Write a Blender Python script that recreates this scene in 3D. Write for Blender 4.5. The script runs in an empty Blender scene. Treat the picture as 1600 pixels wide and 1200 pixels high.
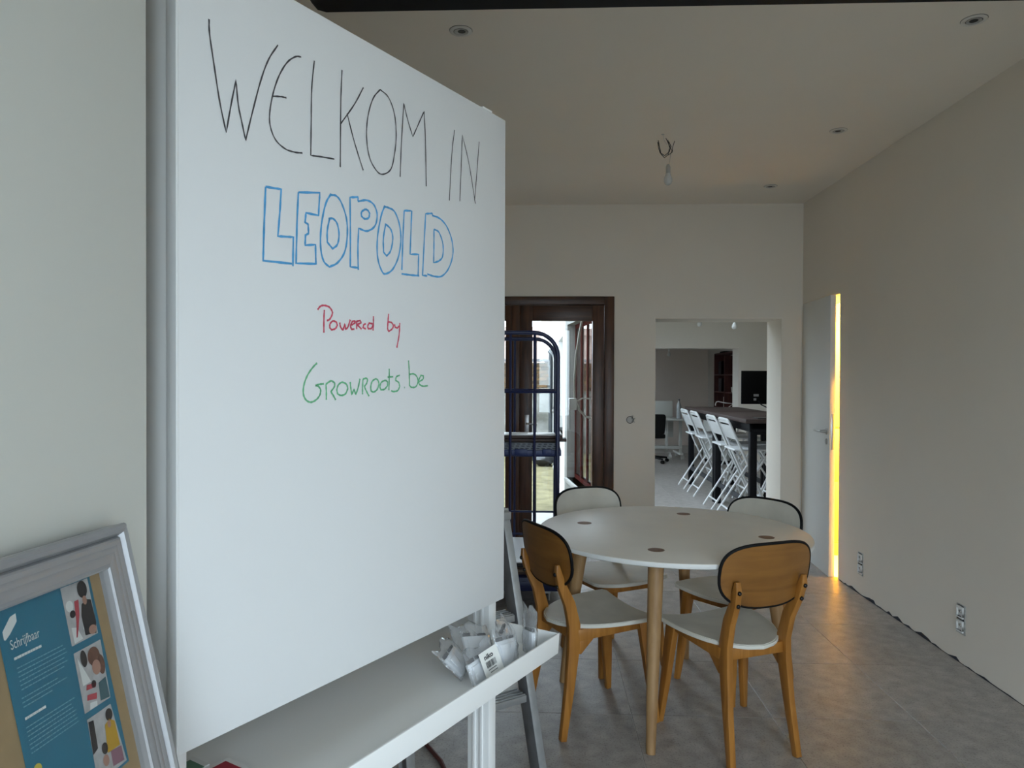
import bpy, bmesh, math, random
from mathutils import Vector, Matrix
random.seed(4)
D = bpy.data
S = bpy.context.scene
COL = S.collection
PI = math.pi

# ------------------------------------------------------------------ camera
cam = D.objects.new('camera', D.cameras.new('camera'))
COL.objects.link(cam)
cam.data.sensor_width = 36.0
cam.data.lens = 1120.188 / 1600 * 36
cam.data.clip_start = 0.02
yaw, pitch, roll, EYE = 0.0404, 0.0100, 0.0036, 1.4517
_f = Vector((-math.sin(yaw), math.cos(yaw), 0)); _r = Vector((math.cos(yaw), math.sin(yaw), 0)); _u = Vector((0, 0, 1))
f2 = _f * math.cos(pitch) - _u * math.sin(pitch)
u2 = _u * math.cos(pitch) + _f * math.sin(pitch)
r3 = _r * math.cos(roll) + u2 * math.sin(roll)
u3 = u2 * math.cos(roll) - _r * math.sin(roll)
cm = Matrix((r3, u3, -f2)).transposed().to_4x4()
cm.translation = Vector((0, 0, EYE))
cam.matrix_world = cm
S.camera = cam

# ------------------------------------------------------------------ sky, exposure
S.view_settings.view_transform = 'Standard'
S.view_settings.look = 'None'
S.view_settings.exposure = 0.0
S.view_settings.gamma = 1.0
S.view_settings.use_curve_mapping = False
S.cycles.use_denoising = True
S.cycles.max_bounces = 10
S.cycles.diffuse_bounces = 6
S.cycles.transparent_max_bounces = 16
S.cycles.sample_clamp_indirect = 6.0
S.cycles.caustics_reflective = False
S.cycles.caustics_refractive = False
SKY = 9.7
w = D.worlds.new('overcast_sky'); S.world = w
w.use_nodes = True
bg = w.node_tree.nodes['Background']
bg.inputs['Color'].default_value = (0.82, 0.95, 1.10, 1)
bg.inputs['Strength'].default_value = SKY


def portal(name, loc, rot, sx, sy):
    l = D.lights.new(name, 'AREA'); l.shape = 'RECTANGLE'; l.size = sx; l.size_y = sy
    l.cycles.is_portal = True
    o = D.objects.new(name, l); COL.objects.link(o); o.location = loc; o.rotation_euler = rot
    return o


# daylight openings, the roof and narrow front ones added for light, marked so that the renderer samples the sky through them
portal('front_glazing_portal', (1.40, -0.58, 1.17), (-PI/2, 0, PI), 0.9, 2.3)
portal('added_side_window_portal', (0.23, -0.58, 1.17), (-PI/2, 0, PI), 0.6, 2.3)
portal('garden_door_portal', (-0.19, 6.40, 1.05), (-PI/2, 0, 0), 1.5, 2.0)
portal('studio_window_portal', (0.30, 7.4, 1.17), (0, -PI/2, 0.13), 1.8, 1.9)
portal('added_roof_light_portal', (1.175, 8.0, 3.08), (0, 0, 0), 0.85, 2.0)

# ------------------------------------------------------------------ helpers
MATS = {}


def mat(name, col, rough=0.6, var=0.0, scale=8.0, bump=0.0, metal=0.0, spec=0.5, stretch=(1, 1, 1), col2=None, rnd=0.0, emit=None, emis=1.0, coat=0.0):
    if name in MATS: return MATS[name]
    m = D.materials.new(name); m.use_nodes = True; MATS[name] = m
    nt = m.node_tree; N = nt.nodes; L = nt.links
    b = N['Principled BSDF']
    b.inputs['Base Color'].default_value = (*col, 1); b.inputs['Roughness'].default_value = rough
    b.inputs['Metallic'].default_value = metal; b.inputs['Specular IOR Level'].default_value = spec
    if coat: b.inputs['Coat Weight'].default_value = coat
    if emit:
        b.inputs['Emission Color'].default_value = (*emit, 1); b.inputs['Emission Strength'].default_value = emis
    if var or bump or col2:
        tc = N.new('ShaderNodeTexCoord'); mp = N.new('ShaderNodeMapping'); mp.inputs['Scale'].default_value = stretch
        ns = N.new('ShaderNodeTexNoise'); ns.inputs['Scale'].default_value = scale; ns.inputs['Detail'].default_value = 5
        L.new(tc.outputs['Object'], mp.inputs['Vector']); L.new(mp.outputs['Vector'], ns.inputs['Vector'])
        if var or col2:
            cr = N.new('ShaderNodeValToRGB')
            a = [max(0, c * (1 - var)) for c in col]; z = col2 or [min(1, c * (1 + var)) for c in col]
            cr.color_ramp.elements[0].position = 0.3; cr.color_ramp.elements[1].position = 0.7
            cr.color_ramp.elements[0].color = (*a, 1); cr.color_ramp.elements[1].color = (*z, 1)
            L.new(ns.outputs['Fac'], cr.inputs['Fac'])
            out = cr.outputs['Color']
            if rnd:
                oi = N.new('ShaderNodeObjectInfo'); mr = N.new('ShaderNodeMapRange')
                mr.inputs['To Min'].default_value = 1 - rnd; mr.inputs['To Max'].default_value = 1 + rnd
                L.new(oi.outputs['Random'], mr.inputs['Value'])
                mx = N.new('ShaderNodeMix'); mx.data_type = 'RGBA'; mx.blend_type = 'MULTIPLY'; mx.inputs['Factor'].default_value = 1
                L.new(out, mx.inputs['A']); L.new(mr.outputs['Result'], mx.inputs['B']); out = mx.outputs['Result']
            L.new(out, b.inputs['Base Color'])
        if bump:
            bp = N.new('ShaderNodeBump'); bp.inputs['Strength'].default_value = bump; bp.inputs['Distance'].default_value = 0.01
            L.new(ns.outputs['Fac'], bp.inputs['Height']); L.new(bp.outputs['Normal'], b.inputs['Normal'])
    return m


def wood(name, dark, light, scale=6.0, axis=2, rough=0.45, ring=0.35):
    """wood grain running along the given local axis"""
    if name in MATS: return MATS[name]
    m = mat(name, dark, rough, bump=0.04, scale=40)
    nt = m.node_tree; N = nt.nodes; L = nt.links; b = N['Principled BSDF']
    tc = N.new('ShaderNodeTexCoord'); mp = N.new('ShaderNodeMapping')
    st = [1.0, 1.0, 1.0]; st[axis] = 0.07; mp.inputs['Scale'].default_value = st
    n1 = N.new('ShaderNodeTexNoise'); n1.inputs['Scale'].default_value = scale * 6; n1.inputs['Detail'].default_value = 6; n1.inputs['Distortion'].default_value = 0.8
    n2 = N.new('ShaderNodeTexNoise'); n2.inputs['Scale'].default_value = scale * 0.8; n2.inputs['Detail'].default_value = 3
    mx = N.new('ShaderNodeMix'); mx.data_type = 'FLOAT'; mx.inputs['Factor'].default_value = ring
    cr = N.new('ShaderNodeValToRGB'); cr.color_ramp.elements[0].position = 0.35; cr.color_ramp.elements[1].position = 0.65
    cr.color_ramp.elements[0].color = (*dark, 1); cr.color_ramp.elements[1].color = (*light, 1)
    L.new(tc.outputs['Object'], mp.inputs['Vector']); L.new(mp.outputs['Vector'], n1.inputs['Vector']); L.new(tc.outputs['Object'], n2.inputs['Vector'])
    L.new(n1.outputs['Fac'], mx.inputs['A']); L.new(n2.outputs['Fac'], mx.inputs['B'])
    L.new(mx.outputs['Result'], cr.inputs['Fac']); L.new(cr.outputs['Color'], b.inputs['Base Color'])
    return m


def glass(name, tint=(1, 1, 1), refl=1.0, rough=0.0, haze=0.0):
    if name in MATS: return MATS[name]
    m = D.materials.new(name); m.use_nodes = True; MATS[name] = m
    nt = m.node_tree; N = nt.nodes; L = nt.links; N.remove(N['Principled BSDF'])
    tr = N.new('ShaderNodeBsdfTransparent'); tr.inputs['Color'].default_value = (*tint, 1)
    gl = N.new('ShaderNodeBsdfGlossy'); gl.inputs['Roughness'].default_value = rough
    fr = N.new('ShaderNodeFresnel'); fr.inputs['IOR'].default_value = 1.45
    mul = N.new('ShaderNodeMath'); mul.operation = 'MULTIPLY'; mul.inputs[1].default_value = refl
    mx = N.new('ShaderNodeMixShader')
    ge = N.new('ShaderNodeNewGeometry'); io = N.new('ShaderNodeMapRange')       # same reflectance seen from either side
    io.inputs['To Min'].default_value = 1.45; io.inputs['To Max'].default_value = 1 / 1.45
    L.new(ge.outputs['Backfacing'], io.inputs['Value']); L.new(io.outputs['Result'], fr.inputs['IOR'])
    L.new(fr.outputs['Fac'], mul.inputs[0]); L.new(mul.outputs[0], mx.inputs['Fac'])
    L.new(tr.outputs[0], mx.inputs[1]); L.new(gl.outputs[0], mx.inputs[2]); out = mx.outputs[0]
    if haze:
        df = N.new('ShaderNodeBsdfDiffuse'); df.inputs['Color'].default_value = (0.85, 0.87, 0.9, 1); m2 = N.new('ShaderNodeMixShader'); m2.inputs['Fac'].default_value = haze
        L.new(out, m2.inputs[1]); L.new(df.outputs[0], m2.inputs[2]); out = m2.outputs[0]
    L.new(out, N['Material Output'].inputs['Surface'])
    return m


class MB:
    def __init__(s): s.v = []; s.f = []; s.mi = []
    def add(s, vs, fs, mi=0):
        o = len(s.v); s.v += [Vector(x) for x in vs]; s.f += [[o + i for i in q] for q in fs]; s.mi += [mi] * len(fs); return s
    def box(s, a, b, mi=0, M=None):
        (x0, y0, z0), (x1, y1, z1) = [min(p, q) for p, q in zip(a, b)], [max(p, q) for p, q in zip(a, b)]
        vs = [Vector(p) for p in ((x0, y0, z0), (x1, y0, z0), (x1, y1, z0), (x0, y1, z0), (x0, y0, z1), (x1, y0, z1), (x1, y1, z1), (x0, y1, z1))]
        if M is not None: vs = [M @ v for v in vs]
        return s.add(vs, [(0, 3, 2, 1), (4, 5, 6, 7), (0, 1, 5, 4), (1, 2, 6, 5), (2, 3, 7, 6), (3, 0, 4, 7)], mi)
    def prism(s, pts, z0, z1, mi=0, fn=None):
        """polygon pts (2d, ccw) extruded between z0 and z1; fn maps (x, y, z) to 3d"""
        fn = fn or (lambda x, y, z: (x, y, z)); n = len(pts)
        return s.add([fn(x, y, z0) for x, y in pts] + [fn(x, y, z1) for x, y in pts],
                     [list(range(n))[::-1], list(range(n, 2 * n))] + [(i, (i + 1) % n, n + (i + 1) % n, n + i) for i in range(n)], mi)
    def tube(s, path, r, seg=10, mi=0, closed=False, flat=None):
        """round tube along a path, r a number or one per point"""
        P = [Vector(p) for p in path]; n = len(P)
        R = r if isinstance(r, (list, tuple)) else [r] * n
        rings = []; prev = None
        for i in range(n):
            a = P[i - 1] if (i > 0 or closed) else P[i]; b = P[(i + 1) % n] if (i < n - 1 or closed) else P[i]
            t = (b - a)
            t = t.normalized() if t.length > 1e-9 else Vector((0, 0, 1))
            if prev is None:
                u = t.cross(Vector((0, 0, 1)))
                if u.length < 1e-3: u = t.cross(Vector((0, 1, 0)))
            else:
                u = prev - t * prev.dot(t)
            u.normalize(); prev = u; q = t.cross(u)
            rings.append([P[i] + (u * math.cos(2 * PI * k / seg) + q * math.sin(2 * PI * k / seg)) * R[i] for k in range(seg)])
        o = len(s.v); s.v += [x for g in rings for x in g]
        m = n if closed else n - 1; c0 = len(s.f)
        for i in range(m):
            j = (i + 1) % n
            for k in range(seg):
                s.f.append([o + i * seg + k, o + i * seg + (k + 1) % seg, o + j * seg + (k + 1) % seg, o + j * seg + k])
        if not closed:
            s.f.append([o + k for k in range(seg)][::-1]); s.f.append([o + (n - 1) * seg + k for k in range(seg)])
        s.mi += [mi] * (len(s.f) - c0); return s
    def lathe(s, prof, c=(0, 0, 0), seg=24, mi=0, cap=True):
        """profile (r, z) spun about z"""
        o = len(s.v); n = len(prof); c0 = len(s.f)
        for r, z in prof:
            for k in range(seg):
                a = 2 * PI * k / seg; s.v.append(Vector((c[0] + r * math.cos(a), c[1] + r * math.sin(a), c[2] + z)))
        for i in range(n - 1):
            for k in range(seg):
                s.f.append([o + i * seg + k, o + i * seg + (k + 1) % seg, o + (i + 1) * seg + (k + 1) % seg, o + (i + 1) * seg + k])
        if cap and prof[0][0] > 1e-6: s.f.append([o + k for k in range(seg)][::-1])
        if cap and prof[-1][0] > 1e-6: s.f.append([o + (n - 1) * seg + k for k in range(seg)])
        s.mi += [mi] * (len(s.f) - c0); return s
    def sweep(s, path, sizes, side=(1, 0, 0), mi=0):
        """rectangular bar along a path; sizes (width along `side`, depth across) per point"""
        P = [Vector(p) for p in path]; n = len(P); o = len(s.v); c0 = len(s.f); sd = Vector(side).normalized()
        for i in range(n):
            t = (P[min(i + 1, n - 1)] - P[max(i - 1, 0)]).normalized(); q = t.cross(sd).normalized()
            a, b = sizes[i][0] / 2, sizes[i][1] / 2
            s.v += [P[i] - sd * a - q * b, P[i] + sd * a - q * b, P[i] + sd * a + q * b, P[i] - sd * a + q * b]
        for i in range(n - 1):
            for k in range(4):
                s.f.append([o + i * 4 + k, o + i * 4 + (k + 1) % 4, o + (i + 1) * 4 + (k + 1) % 4, o + (i + 1) * 4 + k])
        s.f.append([o + 3, o + 2, o + 1, o]); e = o + (n - 1) * 4; s.f.append([e, e + 1, e + 2, e + 3])
        s.mi += [mi] * (len(s.f) - c0); return s
    def blob(s, c, r, seg=10, rings=6, jit=0.0, rng=None):
        prof = []
        o = len(s.v); c0 = len(s.f); rng = rng or random
        for i in range(rings + 1):
            th = PI * i / rings
            for k in range(seg):
                a = 2 * PI * k / seg; j = 1 + jit * (rng.random() - .5)
                s.v.append(Vector((c[0] + r[0] * math.sin(th) * math.cos(a) * j, c[1] + r[1] * math.sin(th) * math.sin(a) * j, c[2] + r[2] * math.cos(th) * j)))
        for i in range(rings):
            for k in range(seg):
                s.f.append([o + i * seg + k, o + (i + 1) * seg + k, o + (i + 1) * seg + (k + 1) % seg, o + i * seg + (k + 1) % seg])
        s.mi += [0] * (len(s.f) - c0); return s


WM = {}


def wmat(o):
    if o is None: return Matrix.Identity(4)
    if o.name in WM: return WM[o.name]
    M = Matrix.LocRotScale(o.location, o.rotation_euler, None)
    return wmat(o.parent) @ M if o.parent else M


def put(name, mb, m, parent=None, world=False, bev=0.0, smooth=True, seg=2, angle=35):
    """link a mesh builder as one object; world=True when its points are in room coordinates"""
    vs = mb.v
    if world and parent is not None:
        I = wmat(parent).inverted(); vs = [I @ v for v in vs]
    me = D.meshes.new(name); me.from_pydata([tuple(v) for v in vs], [], mb.f)
    for q in (m if isinstance(m, (list, tuple)) else [m]): me.materials.append(q)
    for p, i in zip(me.polygons, mb.mi): p.material_index = i
    bm = bmesh.new(); bm.from_mesh(me)
    bmesh.ops.remove_doubles(bm, verts=bm.verts, dist=1e-6)
    bmesh.ops.recalc_face_normals(bm, faces=bm.faces)
    lim = math.radians(angle)
    if bev:
        es = [e for e in bm.edges if len(e.link_faces) == 2 and e.calc_face_angle(0) > lim]
        bmesh.ops.bevel(bm, geom=es, offset=bev, segments=seg, profile=0.5, affect='EDGES', clamp_overlap=True)
    for f in bm.faces: f.smooth = smooth
    for e in bm.edges:
        if len(e.link_faces) == 2 and e.calc_face_angle(0) > lim: e.smooth = False
    bm.to_mesh(me); bm.free()
    o = D.objects.new(name, me); COL.objects.link(o)
    if parent is not None: o.parent = parent
    return o


def tag(o, label, cat=None, group=None, kind=None):
    o['label'] = label
    if cat: o['category'] = cat
    if group: o['group'] = group
    if kind: o['kind'] = kind
    return o


def thing(name, label, cat, loc=(0, 0, 0), rotz=0.0, group=None, M=None, kind=None):
    o = D.objects.new(name, None); COL.objects.link(o); o.empty_display_size = 0.1
    if M is not None:
        o.location = M.translation; o.rotation_euler = M.to_euler()
        WM[o.name] = M
    else:
        o.location = loc; o.rotation_euler = (0, 0, rotz)
    return tag(o, label, cat, group, kind)


def struct(name, mb, m, label, bev=0.0, parent=None, world=False):
    o = put(name, mb, m, parent, world=world, bev=bev)
    if parent is None: tag(o, label, None, None, 'structure')
    return o


def copy_tree(o, parent=None):
    c = o.copy(); COL.objects.link(c)
    if parent is not None: c.parent = parent
    for ch in list(o.children): copy_tree(ch, c)
    return c


def boxes(*bs):
    mb = MB()
    for a, b in bs: mb.box(a, b)
    return mb


def wall_with_holes(axis, c0, c1, a0, a1, z0, z1, holes):
    """slab between c0..c1 on `axis` ('x' or 'y'), running a0..a1 on the other axis, with rectangular holes (h0, h1, zb, zt)"""
    mb = MB()
    def bx(p, q, za, zb):
        if q - p < 1e-5 or zb - za < 1e-5: return
        if axis == 'y': mb.box((p, c0, za), (q, c1, zb))
        else: mb.box((c0, p, za), (c1, q, zb))
    cur = a0
    for h0, h1, zb, zt in sorted(holes):
        bx(cur, h0, z0, z1); bx(h0, h1, z0, zb); bx(h0, h1, zt, z1); cur = h1
    bx(cur, a1, z0, z1)
    return mb


# ------------------------------------------------------------------ materials
WHITE = mat('wall_paint', (0.84, 0.775, 0.685), 0.85, var=0.02, scale=1.5, bump=0.02)
CEIL = mat('ceiling_paint', (0.86, 0.80, 0.715), 0.9, var=0.02, scale=1.2)
ENTRY = mat('entry_paint', (0.665, 0.67, 0.625), 0.55, var=0.01, scale=3)
TILE = mat('stone_tile', (0.32, 0.295, 0.275), 0.40, var=0.14, scale=14, rnd=0.05, bump=0.03, col2=(0.42, 0.39, 0.365))
nt = TILE.node_tree; N = nt.nodes; bs_ = N['Principled BSDF']; lk = bs_.inputs['Base Color'].links[0]; src = lk.from_socket
ns2 = N.new('ShaderNodeTexNoise'); ns2.inputs['Scale'].default_value = 130; ns2.inputs['Detail'].default_value = 2
tc2 = N.new('ShaderNodeTexCoord'); nt.links.new(tc2.outputs['Object'], ns2.inputs['Vector'])
cr2 = N.new('ShaderNodeValToRGB'); cr2.color_ramp.elements[0].position = 0.30; cr2.color_ramp.elements[1].position = 0.46
cr2.color_ramp.elements[0].color = (0.62, 0.6, 0.6, 1); cr2.color_ramp.elements[1].color = (1, 1, 1, 1)
mx2 = N.new('ShaderNodeMix'); mx2.data_type = 'RGBA'; mx2.blend_type = 'MULTIPLY'; mx2.inputs['Factor'].default_value = 1
nt.links.new(ns2.outputs['Fac'], cr2.inputs['Fac']); nt.links.new(src, mx2.inputs['A']); nt.links.new(cr2.outputs['Color'], mx2.inputs['B']); nt.links.new(mx2.outputs['Result'], bs_.inputs['Base Color'])
GROUT = mat('pale_grout', (0.60, 0.585, 0.56), 0.9)
BLACK = mat('black_steel', (0.004, 0.004, 0.006), 0.6, spec=0.2)
BWHITE = mat('white_lacquer', (0.765, 0.77, 0.775), 0.35, var=0.01, scale=2)
PWHITE = mat('white_powder_coat', (0.86, 0.86, 0.85), 0.4)
DOORW = wood('walnut_frame', (0.030, 0.011, 0.005), (0.115, 0.045, 0.019), 5, 2, 0.4)
DOORWX = wood('walnut_rail', (0.030, 0.011, 0.005), (0.105, 0.042, 0.018), 5, 0, 0.4)
PANE = glass('window_glass', (0.97, 0.99, 0.98), 0.9)
CHROME = mat('brushed_steel', (0.55, 0.55, 0.54), 0.3, metal=1.0)
# ------------------------------------------------------------------ room shell
XR, YB, ZC = 2.146, 5.985, 2.8827      # right wall, back wall, ceiling
fl = struct('floor', MB().box((-2.6, -0.75, -0.12), (4.4, 5.985, -0.003)).box((0.2, 5.985, -0.12), (4.4, 15.8, -0.003)).box((-2.6, 5.985, -0.12), (0.2, 6.40, -0.003)), GROUT,
            'floor of large grey stone tiles with thin pale joints')
tx, ty, T = 0.3946, 3.0892, 0.6
tile_mesh = {}


def tile(x0, y0, x1, y1):
    k = (round(x1 - x0, 3), round(y1 - y0, 3))
    if k not in tile_mesh:
        mb = MB(); a, b = k[0] / 2 - 0.0012, k[1] / 2 - 0.0012; e = 0.0012
        mb.add([(-a, -b, -0.008), (a, -b, -0.008), (a, b, -0.008), (-a, b, -0.008), (-a, -b, -e), (a, -b, -e), (a, b, -e), (-a, b, -e),
                (-a + e, -b + e, 0), (a - e, -b + e, 0), (a - e, b - e, 0), (-a + e, b - e, 0)],
               [(0, 1, 5, 4), (1, 2, 6, 5), (2, 3, 7, 6), (3, 0, 4, 7), (4, 5, 9, 8), (5, 6, 10, 9), (6, 7, 11, 10), (7, 4, 8, 11), (8, 9, 10, 11)])
        o = put('tile', mb, TILE, fl, smooth=False); tile_mesh[k] = o.data
    else:
        o = D.objects.new('tile', tile_mesh[k]); COL.objects.link(o); o.parent = fl
    o.location = ((x0 + x1) / 2, (y0 + y1) / 2, 0)


def tiles(xa, xb, ya, yb):
    i0 = math.floor((xa - tx) / T); j0 = math.floor((ya - ty) / T)
    for i in range(i0, i0 + 14):
        for j in range(j0, j0 + 30):
            x0, x1 = max(xa, tx + i * T), min(xb, tx + (i + 1) * T); y0, y1 = max(ya, ty + j * T), min(yb, ty + (j + 1) * T)
            if x1 - x0 > 0.02 and y1 - y0 > 0.02: tile(x0, y0, x1, y1)


tiles(-1.4, XR, 0.4, 5.985)
tiles(0.60, 3.57, 5.985, 13.9)

DOOR_L, DOOR_R, DOOR_T = -0.98, 0.607, 2.123
OP_L, OP_R, OP_T = 0.947, 1.975, 1.938
struct('wall_back', wall_with_holes('y', YB, 6.36, -2.6, 4.4, 0, ZC, [(DOOR_L, DOOR_R, 0, DOOR_T), (OP_L, OP_R, 0, OP_T)]), WHITE,
       'white back wall with dark timber door and open passage')
struct('wall_right', wall_with_holes('x', XR, XR + 0.12, -0.75, YB, 0, ZC, [(5.25, 5.965, 0, 2.058)]), WHITE, 'plain white wall on the right with two bare sockets')
struct('wall_left', wall_with_holes('x', -2.6, -2.4, -0.75, YB, 0, ZC, []), WHITE, 'white left wall hidden behind the whiteboard')
struct('wall_front', wall_with_holes('y', -0.75, -0.60, -2.6, 2.4, 0, ZC, [(-0.06, 0.53, 0.03, 2.32), (0.96, 1.84, 0.03, 2.32)]), WHITE, 'street wall with big glazing behind the viewer')
struct('wall_entry', MB().box((-0.80, -0.60, 0), (-0.531, 0.948, ZC)), ENTRY, 'smooth off-white wall end beside the whiteboard, framed sign leaning on it', bev=0.004)
struct('ceiling', boxes(((-2.6, -0.75, ZC), (4.4, 6.36, ZC + 0.15))), CEIL, 'flat white ceiling with recessed spotlights')
struct('trim_1', MB().prism([(-0.745, ZC), (-0.740, 2.66), (-0.727, 2.628), (-0.708, 2.606), (-0.68, 2.598), (2.145, 2.598), (2.145, ZC)], 2.13, 2.245, fn=lambda x, y, z: (x, z, y)), BLACK,
       'black steel beam across the ceiling with rounded end')
# ragged strip of membrane sticking out where the skirting is missing
mb = MB(); rng = random.Random(7); y = 1.2; top = []
while y < 5.24:
    top.append((y, 0.003 + (rng.random() ** 2) * 0.022 if rng.random() < 0.75 else 0.0015)); y += rng.uniform(0.015, 0.075)
pts = [(1.2, -0.001), (5.24, -0.001)] + top[::-1]
n = len(top)
for i in range(n - 1):
    (a, h0), (b, h1) = top[i], top[i + 1]
    mb.add([(XR - 0.0015, a, -0.001), (XR - 0.0015, b, -0.001), (XR - 0.003, b, h1), (XR - 0.003, a, h0), (XR + 0.002, a, -0.001), (XR + 0.002, b, -0.001), (XR + 0.002, b, h1), (XR + 0.002, a, h0)],
           [(0, 1, 2, 3), (4, 7, 6, 5), (3, 2, 6, 7), (0, 4, 5, 1)])
struct('baseboard_right', mb, mat('dark_membrane', (0.012, 0.016, 0.03), 0.5), 'ragged dark strip where the right wall meets the floor')
struct('leak_line', MB().tube([(2.139, YB - 0.002, 0.3 + i * 0.06) for i in range(30)], [0.0015 + 0.002 * rng.random() for i in range(30)], 5), mat('light_leak_pale', (0.7, 0.68, 0.62), 0.8),
       'thin pale line imitating light leaking at the corner by the white door')  # pale tube stands for light leaking in at the hinge side

# ---- closet behind the white door, lit by a warm lamp
CLO = mat('yellow_varnish', (0.86, 0.66, 0.09), 0.6, var=0.05, scale=5)
struct('wall_closet', boxes(((XR + 0.12, 4.55, -0.1), (3.25, 4.65, 2.4)), ((3.15, 4.65, -0.1), (3.25, YB, 2.4)), ((XR + 0.12, 4.65, 2.3), (3.15, YB, 2.4))), CLO, 'warm lit closet behind the white door')
cp = thing('trim_3', 'yellow varnished boards lit inside the closet', None); cp['kind'] = 'structure'
for za, zb in ((0.0, 0.10), (0.115, 0.60), (0.615, 1.035), (1.05, 2.29)):
    put('board', MB().box((XR + 0.125, YB - 0.02, za), (3.14, YB - 0.002, zb)), CLO, cp, bev=0.003)
lamp = thing('closet_lamp', 'bare warm bulb inside the closet behind the white door', 'lamp', (2.60, 5.02, 2.06))
put('bulb', MB().lathe([(0.0001, -0.06), (0.02, -0.055), (0.03, -0.035), (0.026, -0.01), (0.013, 0.02), (0.013, 0.04)], seg=16), mat('warm_bulb', (1, 0.7, 0.3), 0.4, emit=(1, 0.55, 0.12), emis=40), lamp)
put('lamp_holder', MB().lathe([(0.016, 0.035), (0.016, 0.09), (0.004, 0.10), (0.004, 0.24)], seg=12), PWHITE, lamp)
l = D.lights.new('closet_bulb', 'POINT'); l.color = (1.0, 0.66, 0.17); l.energy = 1200; l.shadow_soft_size = 0.04
o = D.objects.new('closet_bulb', l); COL.objects.link(o); o.location = (2.60, 5.02, 1.95)

struct('light_stop', boxes(((2.205, 5.25, 2.02), (2.266, 5.965, 2.058)), ((2.205, 5.925, 0), (2.266, 5.965, 2.02))), mat('stop_white', (0.6, 0.6, 0.6), 0.5), 'unseen strip added to block closet light round the white door')  # added behind the leaf to keep the closet light from leaking

# ---- white flush door, ajar
F0, H0 = Vector((2.097, 5.297, 0)), Vector((2.140, 5.958, 0))
dd = (H0 - F0); DL = dd.length; ang = math.atan2(dd.y, dd.x)
dr = thing('door_1', 'plain white flush door standing slightly open with warm light behind', None, F0, ang, kind='structure')
DW = mat('door_white', (0.80, 0.80, 0.78), 0.5, var=0.01, scale=3)
put('leaf', MB().box((0, -0.040, 0.003), (DL, 0.0, 2.054)), DW, dr, bev=0.002)      # local -y points into the wall side (+x)
put('lock_plate', MB().box((-0.0015, -0.031, 0.93), (0.001, -0.011, 1.19)), CHROME, dr, bev=0.0008)
hd = put('handle', MB().lathe([(0.024, 0), (0.024, 0.006), (0.012, 0.008), (0.010, 0.045)], seg=16), CHROME, dr)
hd.rotation_euler = (-PI/2, 0, 0); hd.location = (0.06, 0.0, 1.06)
lv = put('lever', MB().tube([(0, 0, 0.042), (0.02, 0, 0.05), (0.06, 0.0, 0.052), (0.125, 0.0, 0.05)], [0.009, 0.009, 0.008, 0.007], 10), CHROME, hd)
put('lock_bolt', MB().box((-0.006, -0.027, 1.035), (0, -0.015, 1.055)), CHROME, dr)
put('keyhole_rose', MB().prism([(0.06 + 0.022 * math.cos(a * PI/8), 0.985 + 0.022 * math.sin(a * PI/8)) for a in range(16)], 0.0, 0.006, fn=lambda x, y, z: (x, z, y)), CHROME, dr)

# ---- dark timber garden door, two glazed leaves
gd = thing('door_2', 'dark timber double door glazed to the courtyard', None, (0, 0, 0), kind='structure')
Y0, Y1 = YB - 0.012, YB + 0.10


def gpart(name, bs, m, parent=gd, bev=0.004):
    return put(name, boxes(*bs), m, parent, bev=bev)


gpart('frame', [((0.527, Y0, 0), (0.605, Y1, 2.121)), ((DOOR_L + 0.002, Y0, 0), (-0.90, Y1, 2.121))], DOORW)
gpart('head', [((-0.90, Y0, 2.054), (0.527, Y1, 2.121))], DOORWX)
for (a, b, sg) in ((-0.183, 0.523, 1), (-0.896, -0.187, -1)):
    lf = gpart('leaf', [((b - 0.096 if sg > 0 else b - 0.11, Y0 + 0.02, 0.01), (b, Y1 - 0.02, 2.05)), ((a, Y0 + 0.02, 0.01), (a + (0.11 if sg > 0 else 0.096), Y1 - 0.02, 2.05))], DOORW)
    ga, gb = a + (0.11 if sg > 0 else 0.096), b - (0.096 if sg > 0 else 0.11)
    gpart('rail', [((ga, Y0 + 0.022, 1.921), (gb, Y1 - 0.022, 2.05)), ((ga, Y0 + 0.022, 0.01), (gb, Y1 - 0.022, 0.20))], DOORWX, lf)
    gpart('pane', [((ga - 0.005, Y0 + 0.05, 0.195), (gb + 0.005, Y0 + 0.056, 1.926))], PANE, lf, 0)
    if sg > 0:
        gpart('cover_strip', [((-0.245, Y0 + 0.004, 0.01), (-0.178, Y0 + 0.0195, 2.05))], DOORW, lf, 0.006)
        pl = gpart('lock_plate', [((-0.135, Y0 + 0.012, 0.955), (-0.098, Y0 + 0.02, 1.135))], mat('aluminium_plate', (0.62, 0.62, 0.62), 0.35, metal=0.8), lf, 0.002)
        put('door_lever', MB().tube([(-0.117, Y0 + 0.014, 1.063), (-0.117, Y0 - 0.03, 1.063), (-0.105, Y0 - 0.042, 1.063), (-0.03, Y0 - 0.042, 1.061)], 0.008, 10), CHROME, pl)
struct('trim_4', boxes(((DOOR_L, YB + 0.0, -0.002), (DOOR_R, 6.36, 0.012))), mat('bluestone', (0.30, 0.31, 0.32), 0.6, var=0.1), 'stone threshold under the garden door')

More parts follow.
